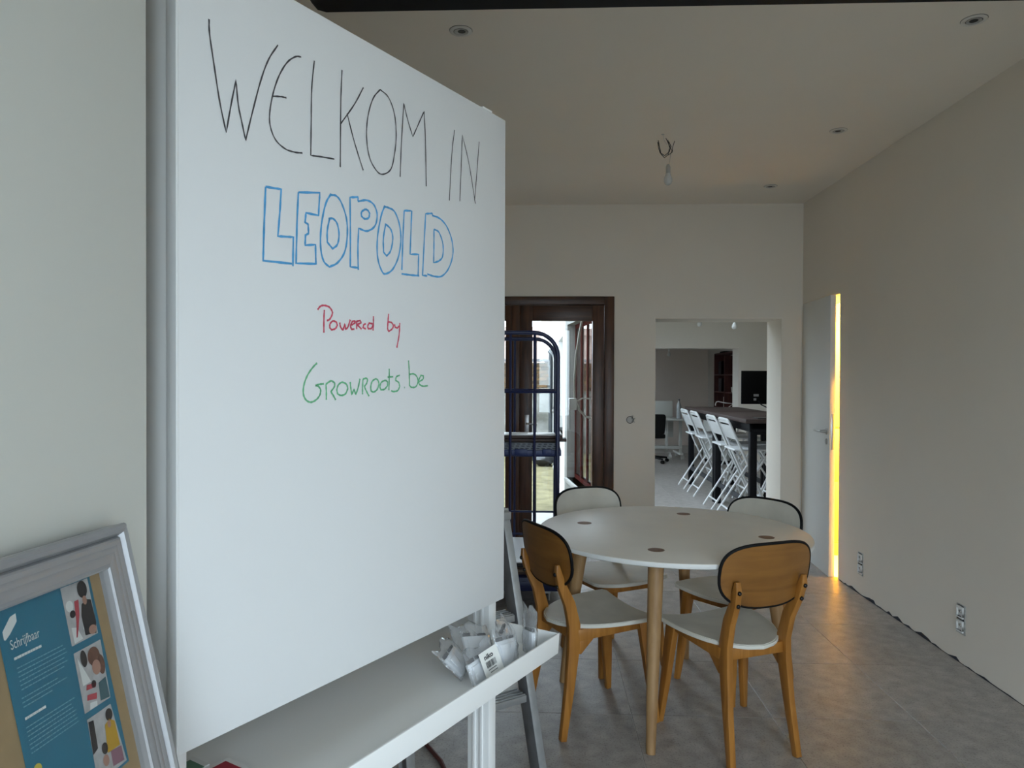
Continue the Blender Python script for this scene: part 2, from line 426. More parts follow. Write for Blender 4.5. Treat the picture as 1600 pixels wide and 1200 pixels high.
# ---- street glazing behind the viewer
wn = thing('window_1', 'tall shop window behind the viewer', None, kind='structure')
put('window_frame', boxes(((0.96, -0.72, 0.03), (1.0, -0.64, 2.32)), ((1.80, -0.72, 0.03), (1.84, -0.64, 2.32)), ((1.38, -0.71, 0.07), (1.42, -0.65, 2.28)), ((1.0, -0.72, 0.03), (1.80, -0.64, 0.07)), ((1.0, -0.72, 2.28), (1.80, -0.64, 2.32))), BLACK, wn)
for a, b in ((1.0, 1.38), (1.42, 1.80)): put('pane', MB().box((a, -0.684, 0.07), (b, -0.678, 2.28)), PANE, wn)
wn = thing('added_side_window', 'narrow unseen window added to light the whiteboard stand', None, kind='structure')  # added opening that brightens the stand post and the board
put('window_frame', boxes(((-0.06, -0.72, 0.03), (-0.03, -0.64, 2.32)), ((0.50, -0.72, 0.03), (0.53, -0.64, 2.32)), ((-0.03, -0.72, 0.03), (0.50, -0.64, 0.07)), ((-0.03, -0.72, 2.28), (0.50, -0.64, 2.32))), BLACK, wn)
put('pane', MB().box((-0.03, -0.684, 0.07), (0.50, -0.678, 2.28)), PANE, wn)
struct('ground_street', boxes(((-14, -16, -0.3), (14, -0.75, -0.05))), mat('street_paving', (0.30, 0.30, 0.29), 0.85, var=0.1, scale=2), 'paved street outside the front window')

# ------------------------------------------------------------------ rooms beyond the passage
WHITE2 = mat('studio_paint', (0.80, 0.755, 0.69), 0.85, var=0.02, scale=1.2)
DIM = mat('taupe_paint', (0.80, 0.71, 0.65), 0.9, var=0.02, scale=1.2)


def slanted_wall(name, p, q, th, z1, holes, m, label):
    p, q = Vector((*p, 0)), Vector((*q, 0)); d = q - p
    mb = wall_with_holes('y', -th, 0, 0, d.length, -0.1, z1, holes)    # local +y is the courtyard side
    t = Matrix.Translation(p) @ Matrix.Rotation(math.atan2(d.y, d.x), 4, 'Z')
    mb.v = [t @ v for v in mb.v]
    struct(name, mb, m, label); return t


CW = mat('courtyard_render', (0.42, 0.42, 0.40), 0.9, var=0.05, scale=3)
P0, P1, P2 = (0.54, 6.36), (0.28, 8.40), (0.20, 13.7)
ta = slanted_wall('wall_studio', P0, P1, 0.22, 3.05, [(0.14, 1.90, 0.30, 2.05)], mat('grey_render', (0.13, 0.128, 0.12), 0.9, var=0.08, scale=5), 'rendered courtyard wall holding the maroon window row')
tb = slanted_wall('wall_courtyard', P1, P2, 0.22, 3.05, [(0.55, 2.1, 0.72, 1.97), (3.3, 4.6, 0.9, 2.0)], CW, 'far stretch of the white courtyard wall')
MAROON = mat('maroon_paint', (0.036, 0.009, 0.008), 0.8, spec=0.0)
GREY = mat('concrete_sill', (0.17, 0.165, 0.155), 0.8, var=0.08, scale=12)


def window_row(name, t, s0, s1, z0, z1, mull, label, dep=0.09, sill=True):
    wn = thing(name, label, None, M=t, kind='structure')
    e = 0.05; d0, d1 = -dep - 0.05, -dep
    fr = boxes(((s0, d0, z0), (s1, d1, z0 + e)), ((s0, d0, z1 - e), (s1, d1, z1)), ((s0, d0, z0 + e), (s0 + e, d1, z1 - e)), ((s1 - e, d0, z0 + e), (s1, d1, z1 - e)))
    put('window_frame', fr, MAROON, wn)
    xs = [s0 + e] + [x for m in mull for x in (m - 0.025, m + 0.025)] + [s1 - e]
    for m in mull: put('mullion', MB().box((m - 0.025, d0 + 0.005, z0 + e), (m + 0.025, d1 + 0.004, z1 - e)), MAROON, wn)
    for a, b in zip(xs[::2], xs[1::2]): put('pane', MB().box((a, d1 - 0.012, z0 + e), (b, d1 - 0.006, z1 - e)), PANE, wn)
    if sill: put('sill', MB().box((s0, -dep - 0.06, z0 - 0.04), (s1, 0.03, z0)), GREY, wn, bev=0.004)


window_row('window_2', ta, 0.14, 1.90, 0.30, 2.05, [0.45, 0.66, 0.90, 1.16, 1.50], 'row of tall maroon framed windows onto the courtyard')
window_row('window_3', tb, 0.55, 2.1, 0.72, 1.97, [1.3], 'smaller maroon window farther along the courtyard wall')
window_row('added_far_window', tb, 3.3, 4.6, 0.9, 2.0, [3.95], 'maroon window added to bring daylight into the far room')  # added window, put in to give the far room daylight
struct('ceiling_studio', MB().prism([(0.50, 6.36), (4.4, 6.36), (4.4, 7.0), (0.40, 7.0)], ZC, ZC + 0.15).prism([(0.40, 7.0), (0.75, 7.0), (0.75, 9.0), (0.17, 9.0), (0.18, 8.4)], ZC, ZC + 0.15)
       .prism([(1.60, 7.0), (4.4, 7.0), (4.4, 9.0), (1.60, 9.0)], ZC, ZC + 0.15).prism([(0.17, 9.0), (4.4, 9.0), (4.4, 15.8), (0.1, 15.8)], ZC, ZC + 0.15), CEIL, 'ceiling of the rooms beyond the passage')
rl = thing('added_roof_light', 'unseen roof light added to brighten the studio', None, kind='structure')  # added out of view to lighten the studio floor
put('window_frame', boxes(((0.72, 6.97, ZC + 0.10), (0.75, 9.03, ZC + 0.2)), ((1.60, 6.97, ZC + 0.10), (1.38, 9.03, ZC + 0.2)), ((0.75, 6.97, ZC + 0.10), (1.60, 7.0, ZC + 0.2)), ((0.75, 9.0, ZC + 0.10), (1.60, 9.03, ZC + 0.2))), PWHITE, rl)
put('pane', MB().box((0.75, 7.0, ZC + 0.14), (1.60, 9.0, ZC + 0.146)), PANE, rl)
struct('wall_studio_right', boxes(((4.2, 6.36, -0.1), (4.4, 11.4, ZC))), WHITE2, 'right wall of the studio beyond the passage')
struct('wall_middle', wall_with_holes('y', 11.4, 11.75, 0.3, 4.4, 0, ZC, [(0.7, 3.10, 0, 1.912)]), WHITE2, 'second inner wall with a wide opening')
struct('wall_far', boxes(((0.0, 15.5, -0.1), (4.4, 15.7, ZC))), DIM, 'taupe end wall of the far room')
struct('wall_far_right', boxes(((3.57, 11.75, -0.1), (4.4, 15.5, ZC))), mat('far_side_paint', (0.66, 0.63, 0.6), 0.9), 'side wall of the far room behind the bookcase')
struct('wall_far_left', boxes(((0.06, 13.65, -0.1), (0.26, 15.5, ZC))), DIM, 'left wall of the far room')

# ------------------------------------------------------------------ courtyard
struct('ground_courtyard', MB().box((-3.6, 6.36, -0.3), (0.6, 13.6, -0.03)), mat('mossy_ground', (0.125, 0.105, 0.045), 0.95, var=0.25, scale=5, bump=0.3, col2=(0.185, 0.160, 0.078)), 'mossy yellow-green courtyard ground')
struct('trim_5', MB().box((-1.2, 6.40, -0.03), (0.50, 7.75, 0.0)), mat('pale_slab', (0.30, 0.29, 0.27), 0.8, var=0.05), 'pale concrete slab outside the garden door', bev=0.01)
struct('wall_garden_left', boxes(((-3.8, 6.36, -0.2), (-3.6, 13.9, 2.3))), CW, 'white left boundary wall of the courtyard')
gw = struct('wall_garden', boxes(((-3.6, 13.55, -0.2), (0.25, 13.75, 1.72))), mat('peeling_render', (0.16, 0.155, 0.13), 0.95, var=0.35, scale=3.5, bump=0.4, col2=(0.30, 0.30, 0.285)), 'old garden wall with peeling white render and mossy bricks on top')
BR = mat('mossy_brick', (0.075, 0.055, 0.018), 0.95, var=0.5, scale=9, rnd=0.5, col2=(0.15, 0.085, 0.04))
brick_me = None
for r in range(8):
    for c in range(9):
        x = 0.12 - c * 0.222 - (0.111 if r % 2 else 0); z = 1.215 + r * 0.066
        if brick_me is None:
            b = put('brick', MB().box((-0.105, -0.02, -0.028), (0.105, 0.02, 0.028)), BR, gw, bev=0.004, seg=1); brick_me = b.data
        else:
            b = D.objects.new('brick', brick_me); COL.objects.link(b); b.parent = gw
        b.location = (x, 13.547 - 0.006 * rng.random(), z); b.rotation_euler = (0, rng.uniform(-.02, .02), rng.uniform(-.02, .02))
put('coping', MB().box((-3.6, 13.50, 1.745), (0.25, 13.8, 1.79)), mat('dark_coping', (0.14, 0.14, 0.15), 0.7), gw)
fb = thing('brick_house', 'pale brick house far behind the garden wall', 'building', (-2, 27, 0))
put('facade', MB().box((-7, 0, -0.3), (6, 6, 3.05)), mat('pale_brick', (0.20, 0.145, 0.12), 0.95, var=0.2, scale=4), fb)
put('roof', MB().prism([(-0.3, 3.05), (6.3, 3.05), (3, 3.55)], -7.2, 6.2, fn=lambda x, y, z: (z, x, y)), mat('clay_roof', (0.15, 0.085, 0.06), 0.9, var=0.15, scale=6), fb)
put('chimney', MB().box((-2.2, 2.2, 3.1), (-1.6, 2.9, 4.1)), mat('chimney_brick', (0.42, 0.25, 0.2), 0.9), fb)
an = MB().tube([(2.38, 3, 3.4), (2.38, 3, 4.35)], 0.03, 6)
for i, z in enumerate((4.3, 4.12, 3.95)): an.tube([(2.38 - 0.35 + i * .05, 3, z), (2.38 + 0.35 - i * .05, 3, z + 0.05)], 0.016, 5)
put('antenna', an, mat('aerial_grey', (0.5, 0.5, 0.52), 0.5), fb)
tag(put('drain_pipe', MB().tube([(0.165, 12.3, -0.1), (0.165, 12.3, 1.93)], 0.036, 12).lathe([(0.05, 0), (0.05, 0.04)], (0.165, 12.3, 1.86), 12), mat('dark_pipe', (0.03, 0.035, 0.04), 0.5)), 'black upright drain pipe at the end of the courtyard', 'pipe')
BAG = mat('bin_liner', (0.012, 0.013, 0.016), 0.25, bump=0.6, scale=10)
for i, (bx_, by_, r_) in enumerate(((-0.03, 12.40, 0.16), (0.05, 11.95, 0.19), (-0.42, 12.3, 0.18))):
    g = MB().blob((0, 0, r_ * 0.62 - 0.03), (r_, r_ * 0.85, r_ * 0.66), 12, 8, 0.14, rng)
    g.tube([(0, 0, r_ * 1.22 - 0.03), (0.02, 0, r_ * 1.45 - 0.03)], [0.02, 0.05], 7)
    o = put('bin_bag', g, BAG); o.location = (bx_, by_, -0.005)
    tag(o, ('black bin bag behind the others by the garden wall', 'black bin bag in front on the mossy ground', 'black bin bag partly hidden behind the door stile')[i], 'bag', 'bin bags in the courtyard')
pl_ = MB(); rg = random.Random(3)
for i in range(46):
    a = rg.uniform(0, 2 * PI); L_ = rg.uniform(0.15, 0.42); bx_ = rg.uniform(-0.28, 0.28)
    pl_.tube([(bx_, rg.uniform(-.08, .08), 0), (bx_ + 0.3 * L_ * math.cos(a), 0.2 * L_ * math.sin(a), L_ * .7), (bx_ + 0.6 * L_ * math.cos(a), 0.35 * L_ * math.sin(a), L_)], [0.006, 0.005, 0.012], 4)
o = put('shrub', pl_, mat('dry_stems', (0.10, 0.075, 0.045), 0.9, var=0.3)); o.location = (-0.22, 13.2, -0.03)
tag(o, 'dry twiggy shrub at the foot of the garden wall', 'plant')
# cable and junction box hanging outside the garden door
jb = thing('junction_box', 'white junction box hanging on loose cables outside the garden door', 'box', (0.285, 6.50, 1.205))
put('box_body', MB().box((-0.032, -0.03, -0.05), (0.036, 0.03, 0.055)), mat('grey_white_plastic', (0.40, 0.40, 0.39), 0.4), jb, bev=0.006)
CAB = mat('cable_cream', (0.25, 0.24, 0.21), 0.5)
put('cable', MB().tube([(0.10, -0.02, 0.83), (0.07, 0, 0.70), (0.03, 0.0, 0.45), (0.015, 0, 0.20), (0.02, 0, 0.05), (0.06, 0, -0.05), (0.12, 0, -0.11), (0.20, 0, -0.135)], 0.010, 8)
    .tube([(0.03, 0, 0.02), (0.09, 0, 0.055), (0.16, 0, 0.05), (0.20, 0, 0.045)], 0.007, 6), CAB, jb)
put('wall_bracket', MB().tube([(0.10, -0.02, 0.83), (0.10, -0.14, 0.85)], 0.012, 8), CAB, jb)
# handwriting on the board, millimetres along the board and above the floor
WORD_A = [[(52,1993),(53,1971),(60,1931),(70,1877),(82,1830),(91,1877),(100,1918),(104,1881),(111,1854),(118,1828),(129,1870),(147,1933),(163,1974),(182,2005)],[(232,2004),(220,2000),(202,1984),(185,1956),(172,1921),(165,1885),(167,1863),(178,1845),(198,1836),(218,1836),(235,1839)],[(171,1916),(188,1921),(200,1923)],[(262,2009),(256,1959),(255,1905),(254,1840),(279,1844),(310,1848)],[(329,2017),(326,1949),(325,1837)],[(385,2004),(361,1964),(325,1916)],[(342,1941),(361,1894),(385,1846)],[(432,2016),(412,1992),(398,1954),(394,1912),(403,1874),(423,1854),(441,1852),(464,1868),(475,1902),(480,1941),(474,1982),(456,2009),(432,2016)],[(492,1859),(496,1931),(503,2012),(514,1985),(532,1952),(552,1987),(569,2017),(574,1948),(577,1859)]]
WORD_B = [[(678,2009),(668,1953),(659,1846)],[(699,1853),(704,1936),(708,2006),(736,1944),(761,1860)],[(776,2010),(767,1935),(758,1867)]]
WORD_C = [[(157,1763),(189,1766),(186,1726),(182,1686),(215,1690),(214,1640)],[(157,1763),(154,1700),(152,1641),(212,1644)],[(226,1769),(275,1779),(272,1738),(243,1737),(241,1720),(248,1718),(249,1702),(242,1698),(241,1680),(265,1685),(266,1650)],[(226,1769),(223,1713),(221,1646),(266,1651)],[(302,1783),(289,1762),(279,1723),(277,1684),(284,1659),(298,1650),(318,1660),(336,1682),(343,1713),(341,1745),(328,1772),(315,1782),(302,1781)],[(296,1736),(306,1739),(317,1732),(322,1713),(318,1694),(306,1684),(293,1694),(293,1715),(299,1739)],[(372,1654),(371,1695),(373,1733),(396,1732),(418,1746),(424,1769),(415,1786),(396,1791),(371,1784),(371,1792),(350,1787),(351,1721),(351,1657),(372,1658)],[(391,1773),(381,1766),(380,1758),(389,1754),(400,1758),(403,1767),(398,1772),(391,1773)],[(446,1791),(435,1767),(425,1723),(426,1684),(438,1660),(449,1656),(470,1668),(488,1697),(495,1734),(489,1765),(475,1785),(458,1789),(446,1789)],[(449,1756),(442,1725),(443,1698),(452,1692),(464,1705),(470,1730),(464,1747),(449,1755)],[(505,1793),(529,1797),(524,1706),(552,1710),(550,1664)],[(505,1793),(501,1731),(498,1670)],[(497,1662),(525,1663),(554,1665)],[(599,1803),(597,1805),(575,1800),(570,1734),(565,1667),(581,1668)],[(581,1672),(605,1670),(633,1674),(658,1695),(673,1728),(669,1759),(650,1786),(625,1799),(597,1801)],[(604,1772),(622,1768),(636,1745),(635,1718),(622,1706),(603,1699),(604,1740),(604,1772)]]
WORD_D = [[(286,1571),(285,1552),(285,1530)],[(270,1570),(277,1577),(287,1579),(298,1577),(305,1570),(305,1564),(299,1555),(292,1552)],[(307,1553),(300,1547),(299,1540),(304,1536),(313,1539),(318,1545),(315,1551),(307,1553)],[(324,1551),(326,1543),(332,1537),(337,1549),(339,1539),(345,1544),(351,1558)],[(354,1548),(364,1553),(364,1556),(357,1555),(352,1547),(354,1540),(362,1541)],[(368,1557),(368,1541)],[(368,1556),(377,1558),(380,1554),(369,1550),(381,1542)],[(393,1553),(387,1551),(385,1545),(393,1543)],[(412,1554),(402,1555),(398,1549),(399,1544),(408,1545),(413,1552)],[(414,1569),(414,1556),(413,1541)],[(458,1577),(456,1561),(455,1546)],[(456,1561),(467,1560),(473,1554),(468,1547),(458,1542),(455,1546)],[(476,1558),(477,1552),(484,1550),(490,1555)],[(492,1561),(490,1537),(483,1510)]]
WORD_E = [[(269,1475),(260,1468),(248,1455),(240,1440),(237,1425),(240,1414),(248,1407),(258,1406),(269,1411),(276,1419),(277,1428),(271,1434),(265,1435)],[(265,1435),(275,1437),(285,1438)],[(290,1437),(291,1424),(291,1409)],[(290,1437),(302,1443),(311,1440),(311,1433),(302,1423),(307,1418),(314,1408)],[(330,1441),(321,1436),(317,1427),(319,1419),(328,1416),(339,1419),(345,1429),(341,1437),(330,1441)],[(351,1441),(353,1428),(355,1417),(361,1427),(366,1417),(372,1430),(377,1447)],[(385,1446),(384,1428),(384,1417)],[(385,1446),(394,1448),(398,1445),(395,1438),(389,1432),(394,1424),(402,1413)],[(421,1447),(411,1442),(407,1432),(408,1423),(415,1421),(425,1426),(430,1436),(427,1444),(421,1447)],[(449,1444),(437,1440),(433,1431),(436,1425),(446,1426),(455,1433),(455,1441),(449,1444)],[(460,1467),(460,1445),(459,1424)],[(455,1450),(472,1451)],[(492,1454),(482,1451),(479,1444),(489,1439),(492,1431),(486,1423),(473,1421),(466,1423)],[(506,1429),(508,1429)],[(520,1485),(522,1462),(523,1432)],[(522,1456),(537,1457),(548,1450),(550,1439),(543,1430),(530,1429),(524,1432)],[(555,1441),(567,1446),(569,1453),(560,1454),(553,1443),(555,1435),(567,1431),(584,1432)]]
# ------------------------------------------------------------------ whiteboard stand
BX, BY, BA = -0.5318, 1.0291, math.radians(60.5)
ws = thing('whiteboard_stand', 'large white board on a white post stand with welcome text in marker pen', 'whiteboard', (BX, BY, 0), BA)
put('board', MB().box((0, 0, 0.891), (0.894, 0.023, 2.096)), BWHITE, ws, bev=0.0015)
put('edge_profile', boxes(((-0.003, -0.001, 0.889), (0.002, 0.024, 2.097)),), mat('white_edge', (0.80, 0.81, 0.81), 0.3), ws, bev=0.001)
put('top_clip', MB().box((0.79, -0.002, 2.094), (0.83, 0.025, 2.099)), PWHITE, ws, bev=0.001)
for x0, x1 in ((0.0, 0.032), (0.866, 0.898)):
    q = MB().box((x0, 0.026, 0.02), (x1, 0.092, 2.07))
    p = put('post', q, PWHITE, ws, bev=0.002)
    out = x1 if x0 > 0.5 else x0
    for d in (0.044, 0.066):
        if x0 < .5: continue
        put('rib', MB().box((out - 0.002, d, 0.03), (out + 0.004, d + 0.009, 2.06)), PWHITE, p, bev=0.0015)
        put('rib', MB().box((x0 - 0.004, d, 0.03), (x0 + 0.002, d + 0.009, 2.06)), PWHITE, p, bev=0.0015)
    put('foot', MB().box((x0, -0.20, 0.0), (x1, 0.30, 0.03)), PWHITE, ws, bev=0.004)
ty0, ty1, tz0, tz1 = -0.1535, 0.268, 0.784, 0.831
tr = MB().box((0.0, ty0, tz0), (0.897, ty1, tz0 + 0.003))
tp = put('tray', tr, mat('tray_white', (0.86, 0.865, 0.85), 0.45), ws)
put('tray_lip', MB().prism([(0.0, tz0), (0.893, tz0), (0.900, tz1), (0.0, tz1)], ty0 - 0.003, ty0 + 0.001, fn=lambda x, y, z: (x, z, y)), PWHITE, tp, bev=0.0008)
put('tray_end', MB().box((0.8945, ty0, tz0), (0.8985, ty1, tz1)), PWHITE, tp, bev=0.0008)
put('tray_end', MB().box((0.0, ty0, tz0), (0.004, ty1, tz1)), PWHITE, tp, bev=0.0008)
put('tray_back', MB().box((0.0, ty1 - 0.002, tz0), (0.897, ty1, tz1)), PWHITE, tp, bev=0.0008)
for d in (0.048, 0.088):
    bo = put('bolt', MB().lathe([(0.0045, -0.002), (0.0045, 0.001), (0.002, 0.0018)], seg=12), mat('bolt_zinc', (0.25, 0.26, 0.28), 0.4, metal=0.7), tp)
    bo.location = (0.8935, d, 0.811); bo.rotation_euler = (0, -PI/2, 0)
put('cross_bar', MB().box((0.03, 0.045, 0.30), (0.87, 0.075, 0.34)), PWHITE, ws, bev=0.003)


def smooth_path(P, k=5):
    """Catmull-Rom through P, corners sharper than 50 degrees kept"""
    P = [Vector((x, z)) for x, z in P]
    if len(P) < 3: return P
    runs = [[P[0]]]
    for i in range(1, len(P) - 1):
        runs[-1].append(P[i])
        a, b = P[i] - P[i - 1], P[i + 1] - P[i]
        if a.length and b.length and a.angle(b) > math.radians(52): runs.append([P[i]])
    runs[-1].append(P[-1]); out = [P[0]]
    for R in runs:
        for i in range(len(R) - 1):
            p0 = R[i - 1] if i else R[0] * 2 - R[1]; p1, p2 = R[i], R[i + 1]; p3 = R[i + 2] if i + 2 < len(R) else R[-1] * 2 - R[-2]
            for j in range(1, k + 1):
                t = j / k
                out.append(0.5 * ((2 * p1) + (p2 - p0) * t + (2 * p0 - 5 * p1 + 4 * p2 - p3) * t * t + (3 * p1 - p0 - 3 * p2 + p3) * t ** 3))
    return out


def ink(name, strokes, wd, m, parent, fn, label=None):
    mb = MB()
    for s in strokes:
        P = smooth_path(s); n = len(P); vs = []; L_ = []
        for i in range(n):
            t = P[min(i + 1, n - 1)] - P[max(i - 1, 0)]
            if t.length < 1e-6: t = Vector((1, 0))
            t.normalize(); nn = Vector((-t.y, t.x)) * wd / 2 * (1 + 0.18 * math.sin(i * 1.7 + len(s)))
            a, b = P[i] + nn, P[i] - nn
            vs += [fn(a.x, a.y), fn(b.x, b.y)]
        mb.add(vs, [(2 * i, 2 * i + 1, 2 * i + 3, 2 * i + 2) for i in range(n - 1)])
    o = put(name, mb, m, parent, smooth=False)
    if label: o['label'] = label
    return o


bf = lambda x, z: (x / 1000, -0.0007, z / 1000)
KINK = mat('black_marker', (0.065, 0.06, 0.065), 0.6, var=0.4, scale=60)
ink('handwriting', WORD_A, 2.7, KINK, ws, bf, 'black marker word WELKOM')
ink('handwriting', WORD_B, 2.5, KINK, ws, bf, 'black marker word IN')
ink('handwriting', WORD_C, 3.9, mat('blue_marker', (0.085, 0.35, 0.66), 0.6, var=0.15, scale=60), ws, bf, 'blue marker outline letters LEOPOLD')
RINK = mat('red_marker', (0.60, 0.075, 0.125), 0.6, var=0.2, scale=60)
ink('handwriting', WORD_D[:10], 3.4, RINK, ws, bf, 'red marker word Powered')
ink('handwriting', WORD_D[10:], 3.4, RINK, ws, bf, 'red marker word by')
ink('handwriting', WORD_E, 3.4, mat('green_marker', (0.15, 0.46, 0.24), 0.6, var=0.2, scale=60), ws, bf, 'green marker words Growroots.be')

# ---- things in the tray (stand coordinates)
WT = Matrix.Translation((BX, BY, 0)) @ Matrix.Rotation(BA, 4, 'Z')
BAGP = glass('clear_bag', (0.98, 0.985, 0.99), 2.2, 0.10, 0.13)
CARD = mat('pack_card', (0.85, 0.85, 0.82), 0.5)
PLAS = mat('pack_plastic', (0.80, 0.82, 0.85), 0.35, var=0.06, scale=30)
DKS = mat('pack_dark', (0.03, 0.03, 0.035), 0.4)


def font_mesh(name, text, size, m, parent, M, align='LEFT', sx=1.0, bold=0.0):
    cu = D.curves.new(name, 'FONT'); cu.body = text; cu.size = size; cu.align_x = align; cu.resolution_u = 3; cu.offset = bold
    t = D.objects.new(name, cu); COL.objects.link(t)
    bpy.context.view_layer.update()
    me = D.meshes.new_from_object(t.evaluated_get(bpy.context.evaluated_depsgraph_get()))
    D.objects.remove(t); D.curves.remove(cu)
    me.transform(Matrix.Diagonal((sx, 1, 1, 1))); me.transform(M)
    me.materials.clear(); me.materials.append(m)
    o = D.objects.new(name, me); COL.objects.link(o); o.parent = parent
    return o


def pack(i, x, y, lean, yaw_, label, wd=0.085, ht=0.075, insert=(0, 0, 0.06, 0.045), printed=False, z=0.0005, tilt=0.0):
    """clear bag holding a white insert and a card; local x width, z height, leaning back"""
    M = WT @ Matrix.Translation((x, y, tz0 + 0.0035 + z + 0.011 * abs(math.sin(lean)) + wd * 0.42 * abs(math.sin(tilt)))) @ Matrix.Rotation(yaw_, 4, 'Z') @ Matrix.Rotation(lean, 4, 'X') @ Matrix.Rotation(tilt, 4, 'Y')
    t = thing('parts_bag', label, 'bag', M=M, group='clear bags of parts in the tray')
    r = random.Random(20 + i); mb = MB(); nx, nz = 9, 8; th = 0.011
    g = {}
    for side in (0, 1):
        for a in range(nx + 1):
            for b in range(nz + 1):
                u, v = a / nx, b / nz
                e = min(1, 4 * min(u, 1 - u)) * min(1, 5 * min(v + 0.0, 1 - v) + (0.25 if v < .5 else 0))
                dy = (th * e * (0.45 + 0.75 * r.random()) + 0.0015) * (-1 if side == 0 else 1)
                g[side, a, b] = len(mb.v)
                mb.v.append(Vector(((u - .5) * wd + 0.0035 * r.uniform(-1, 1), dy, v * ht + 0.0035 * r.uniform(0, 1) * (1 if b else 0) + (0.007 * math.sin(u * 9 + i) if b == nz else 0))))
    for side in (0, 1):
        for a in range(nx):
            for b in range(nz):
                q = [g[side, a, b], g[side, a + 1, b], g[side, a + 1, b + 1], g[side, a, b + 1]]
                mb.f.append(q if side == 0 else q[::-1]); mb.mi.append(0)
    for a in range(nx):
        for b in (0, nz):
            mb.f.append([g[0, a, b], g[0, a + 1, b], g[1, a + 1, b], g[1, a, b]]); mb.mi.append(0)
    for b in range(nz):
        for a in (0, nx):
            mb.f.append([g[0, a, b], g[0, a, b + 1], g[1, a, b + 1], g[1, a, b]]); mb.mi.append(0)
    put('bag_film', mb, BAGP, t, angle=70)
    x0, z0, w_, h_ = insert
    put('insert', MB().box((x0 - w_/2, -0.003, z0 + 0.004), (x0 + w_/2, 0.006, z0 + 0.004 + h_)).box((x0 - w_/2 + .008, -0.006, z0 + 0.012), (x0 + w_/2 - .008, -0.003, z0 + h_ - .004)), PLAS, t, bev=0.002)
    for q in (((x0 - w_/2 + .004, -0.004, z0 + h_ + 0.004), (x0 - w_/2 + .022, 0.004, z0 + h_ + 0.012)), ((x0 + w_/2 - .024, -0.004, z0 + h_ + .004), (x0 + w_/2 - .004, 0.004, z0 + h_ + .010))):
        put('dark_claw', boxes(q), DKS, t, bev=0.001)
    if printed:
        cd = put('card', MB().box((-0.020, -0.0165, 0.003), (0.042, -0.0158, 0.060)), CARD, t)
        R = Matrix.Translation((-0.008, -0.0169, 0.042)) @ Matrix.Rotation(PI/2, 4, 'X')
        font_mesh('print', 'niko', 0.014, DKS, cd, R, sx=1.25, bold=0.0005)
        bc = MB(); xx = -0.008; rr = random.Random(5)
        while xx < 0.025:
            w0 = rr.choice((0.0006, 0.0012, 0.002)); bc.add([(xx, -0.0169, 0.024), (xx + w0, -0.0169, 0.024), (xx + w0, -0.0169, 0.037), (xx, -0.0169, 0.037)], [(0, 1, 2, 3)]); xx += w0 + rr.choice((0.0006, 0.0011))
        for a, b, zz in ((-0.006, 0.02, 0.0185), (-0.002, 0.022, 0.0125)):
            q = a
            while q < b:
                w0 = rr.uniform(0.001, 0.0025); bc.add([(q, -0.0169, zz), (q + w0, -0.0169, zz), (q + w0, -0.0169, zz + 0.0022), (q, -0.0169, zz + 0.0022)], [(0, 1, 2, 3)]); q += w0 + 0.0007
        put('barcode', bc, DKS, cd, smooth=False)['kind'] = 'stuff'
    return t


pack(0, 0.655, -0.112, -0.38, -0.10, 'clear bag with a barcoded white card, foremost in the tray', 0.096, 0.074, (-0.018, 0, 0.056, 0.046), True, tilt=-0.10)
pack(1, 0.735, -0.116, -0.30, 0.06, 'clear bag with white insert and two dark clips, against the tray front', 0.092, 0.078, (0, 0, 0.074, 0.054), tilt=0.16)
pack(2, 0.655, -0.055, -0.80, 0.20, 'clear bag with blank white insert, lying flattest at the left of the pile', 0.085, 0.080, (0, 0, 0.06, 0.05), tilt=-0.2)
pack(3, 0.705, -0.050, -0.70, -0.22, 'crumpled clear bag at the back middle of the pile', 0.105, 0.088, (0.01, 0, 0.07, 0.055), tilt=0.22)
pack(4, 0.800, -0.092, -0.45, 0.30, 'clear bag with pale insert at the right of the pile', 0.080, 0.088, (0, 0, 0.055, 0.06), tilt=-0.18)
pack(5, 0.838, -0.108, 0.05, 1.05, 'thin clear bag standing upright, tallest at the tray corner', 0.062, 0.108, (0, 0, 0.045, 0.05), tilt=0.08)
pack(6, 0.765, -0.030, -0.80, 0.55, 'clear bag with long white insert lying behind the others', 0.100, 0.070, (0, 0, 0.08, 0.035), tilt=0.1)

for i, (x0, y0, x1, y1, m, lab) in enumerate(((0.02, -0.06, 0.150, 0.086, mat('red_cover', (0.36, 0.02, 0.045), 0.5), 'red notebook with white edges lying flat in the tray'), (0.02, 0.092, 0.120, 0.140, mat('green_cover', (0.10, 0.22, 0.15), 0.5), 'small green notebook in the tray beside the red one'))):
    M = WT @ Matrix.Translation((0, 0, tz0 + 0.0045))
    t = thing('notebook', lab, 'notebook', M=M, group='notebooks in the tray')
    put('cover', MB().box((x0, y0, 0.0), (x1, y1, 0.0012)), m, t)
    put('pages', MB().box((x0 + .002, y0 + 0.002, 0.0012), (x1 - .001, y1 - 0.001, 0.010)), mat('paper_white', (0.8, 0.8, 0.78), 0.7), t)
    put('cover', MB().box((x0, y0, 0.010), (x1 - 0.012, y1 - 0.009, 0.0112)), m, t)

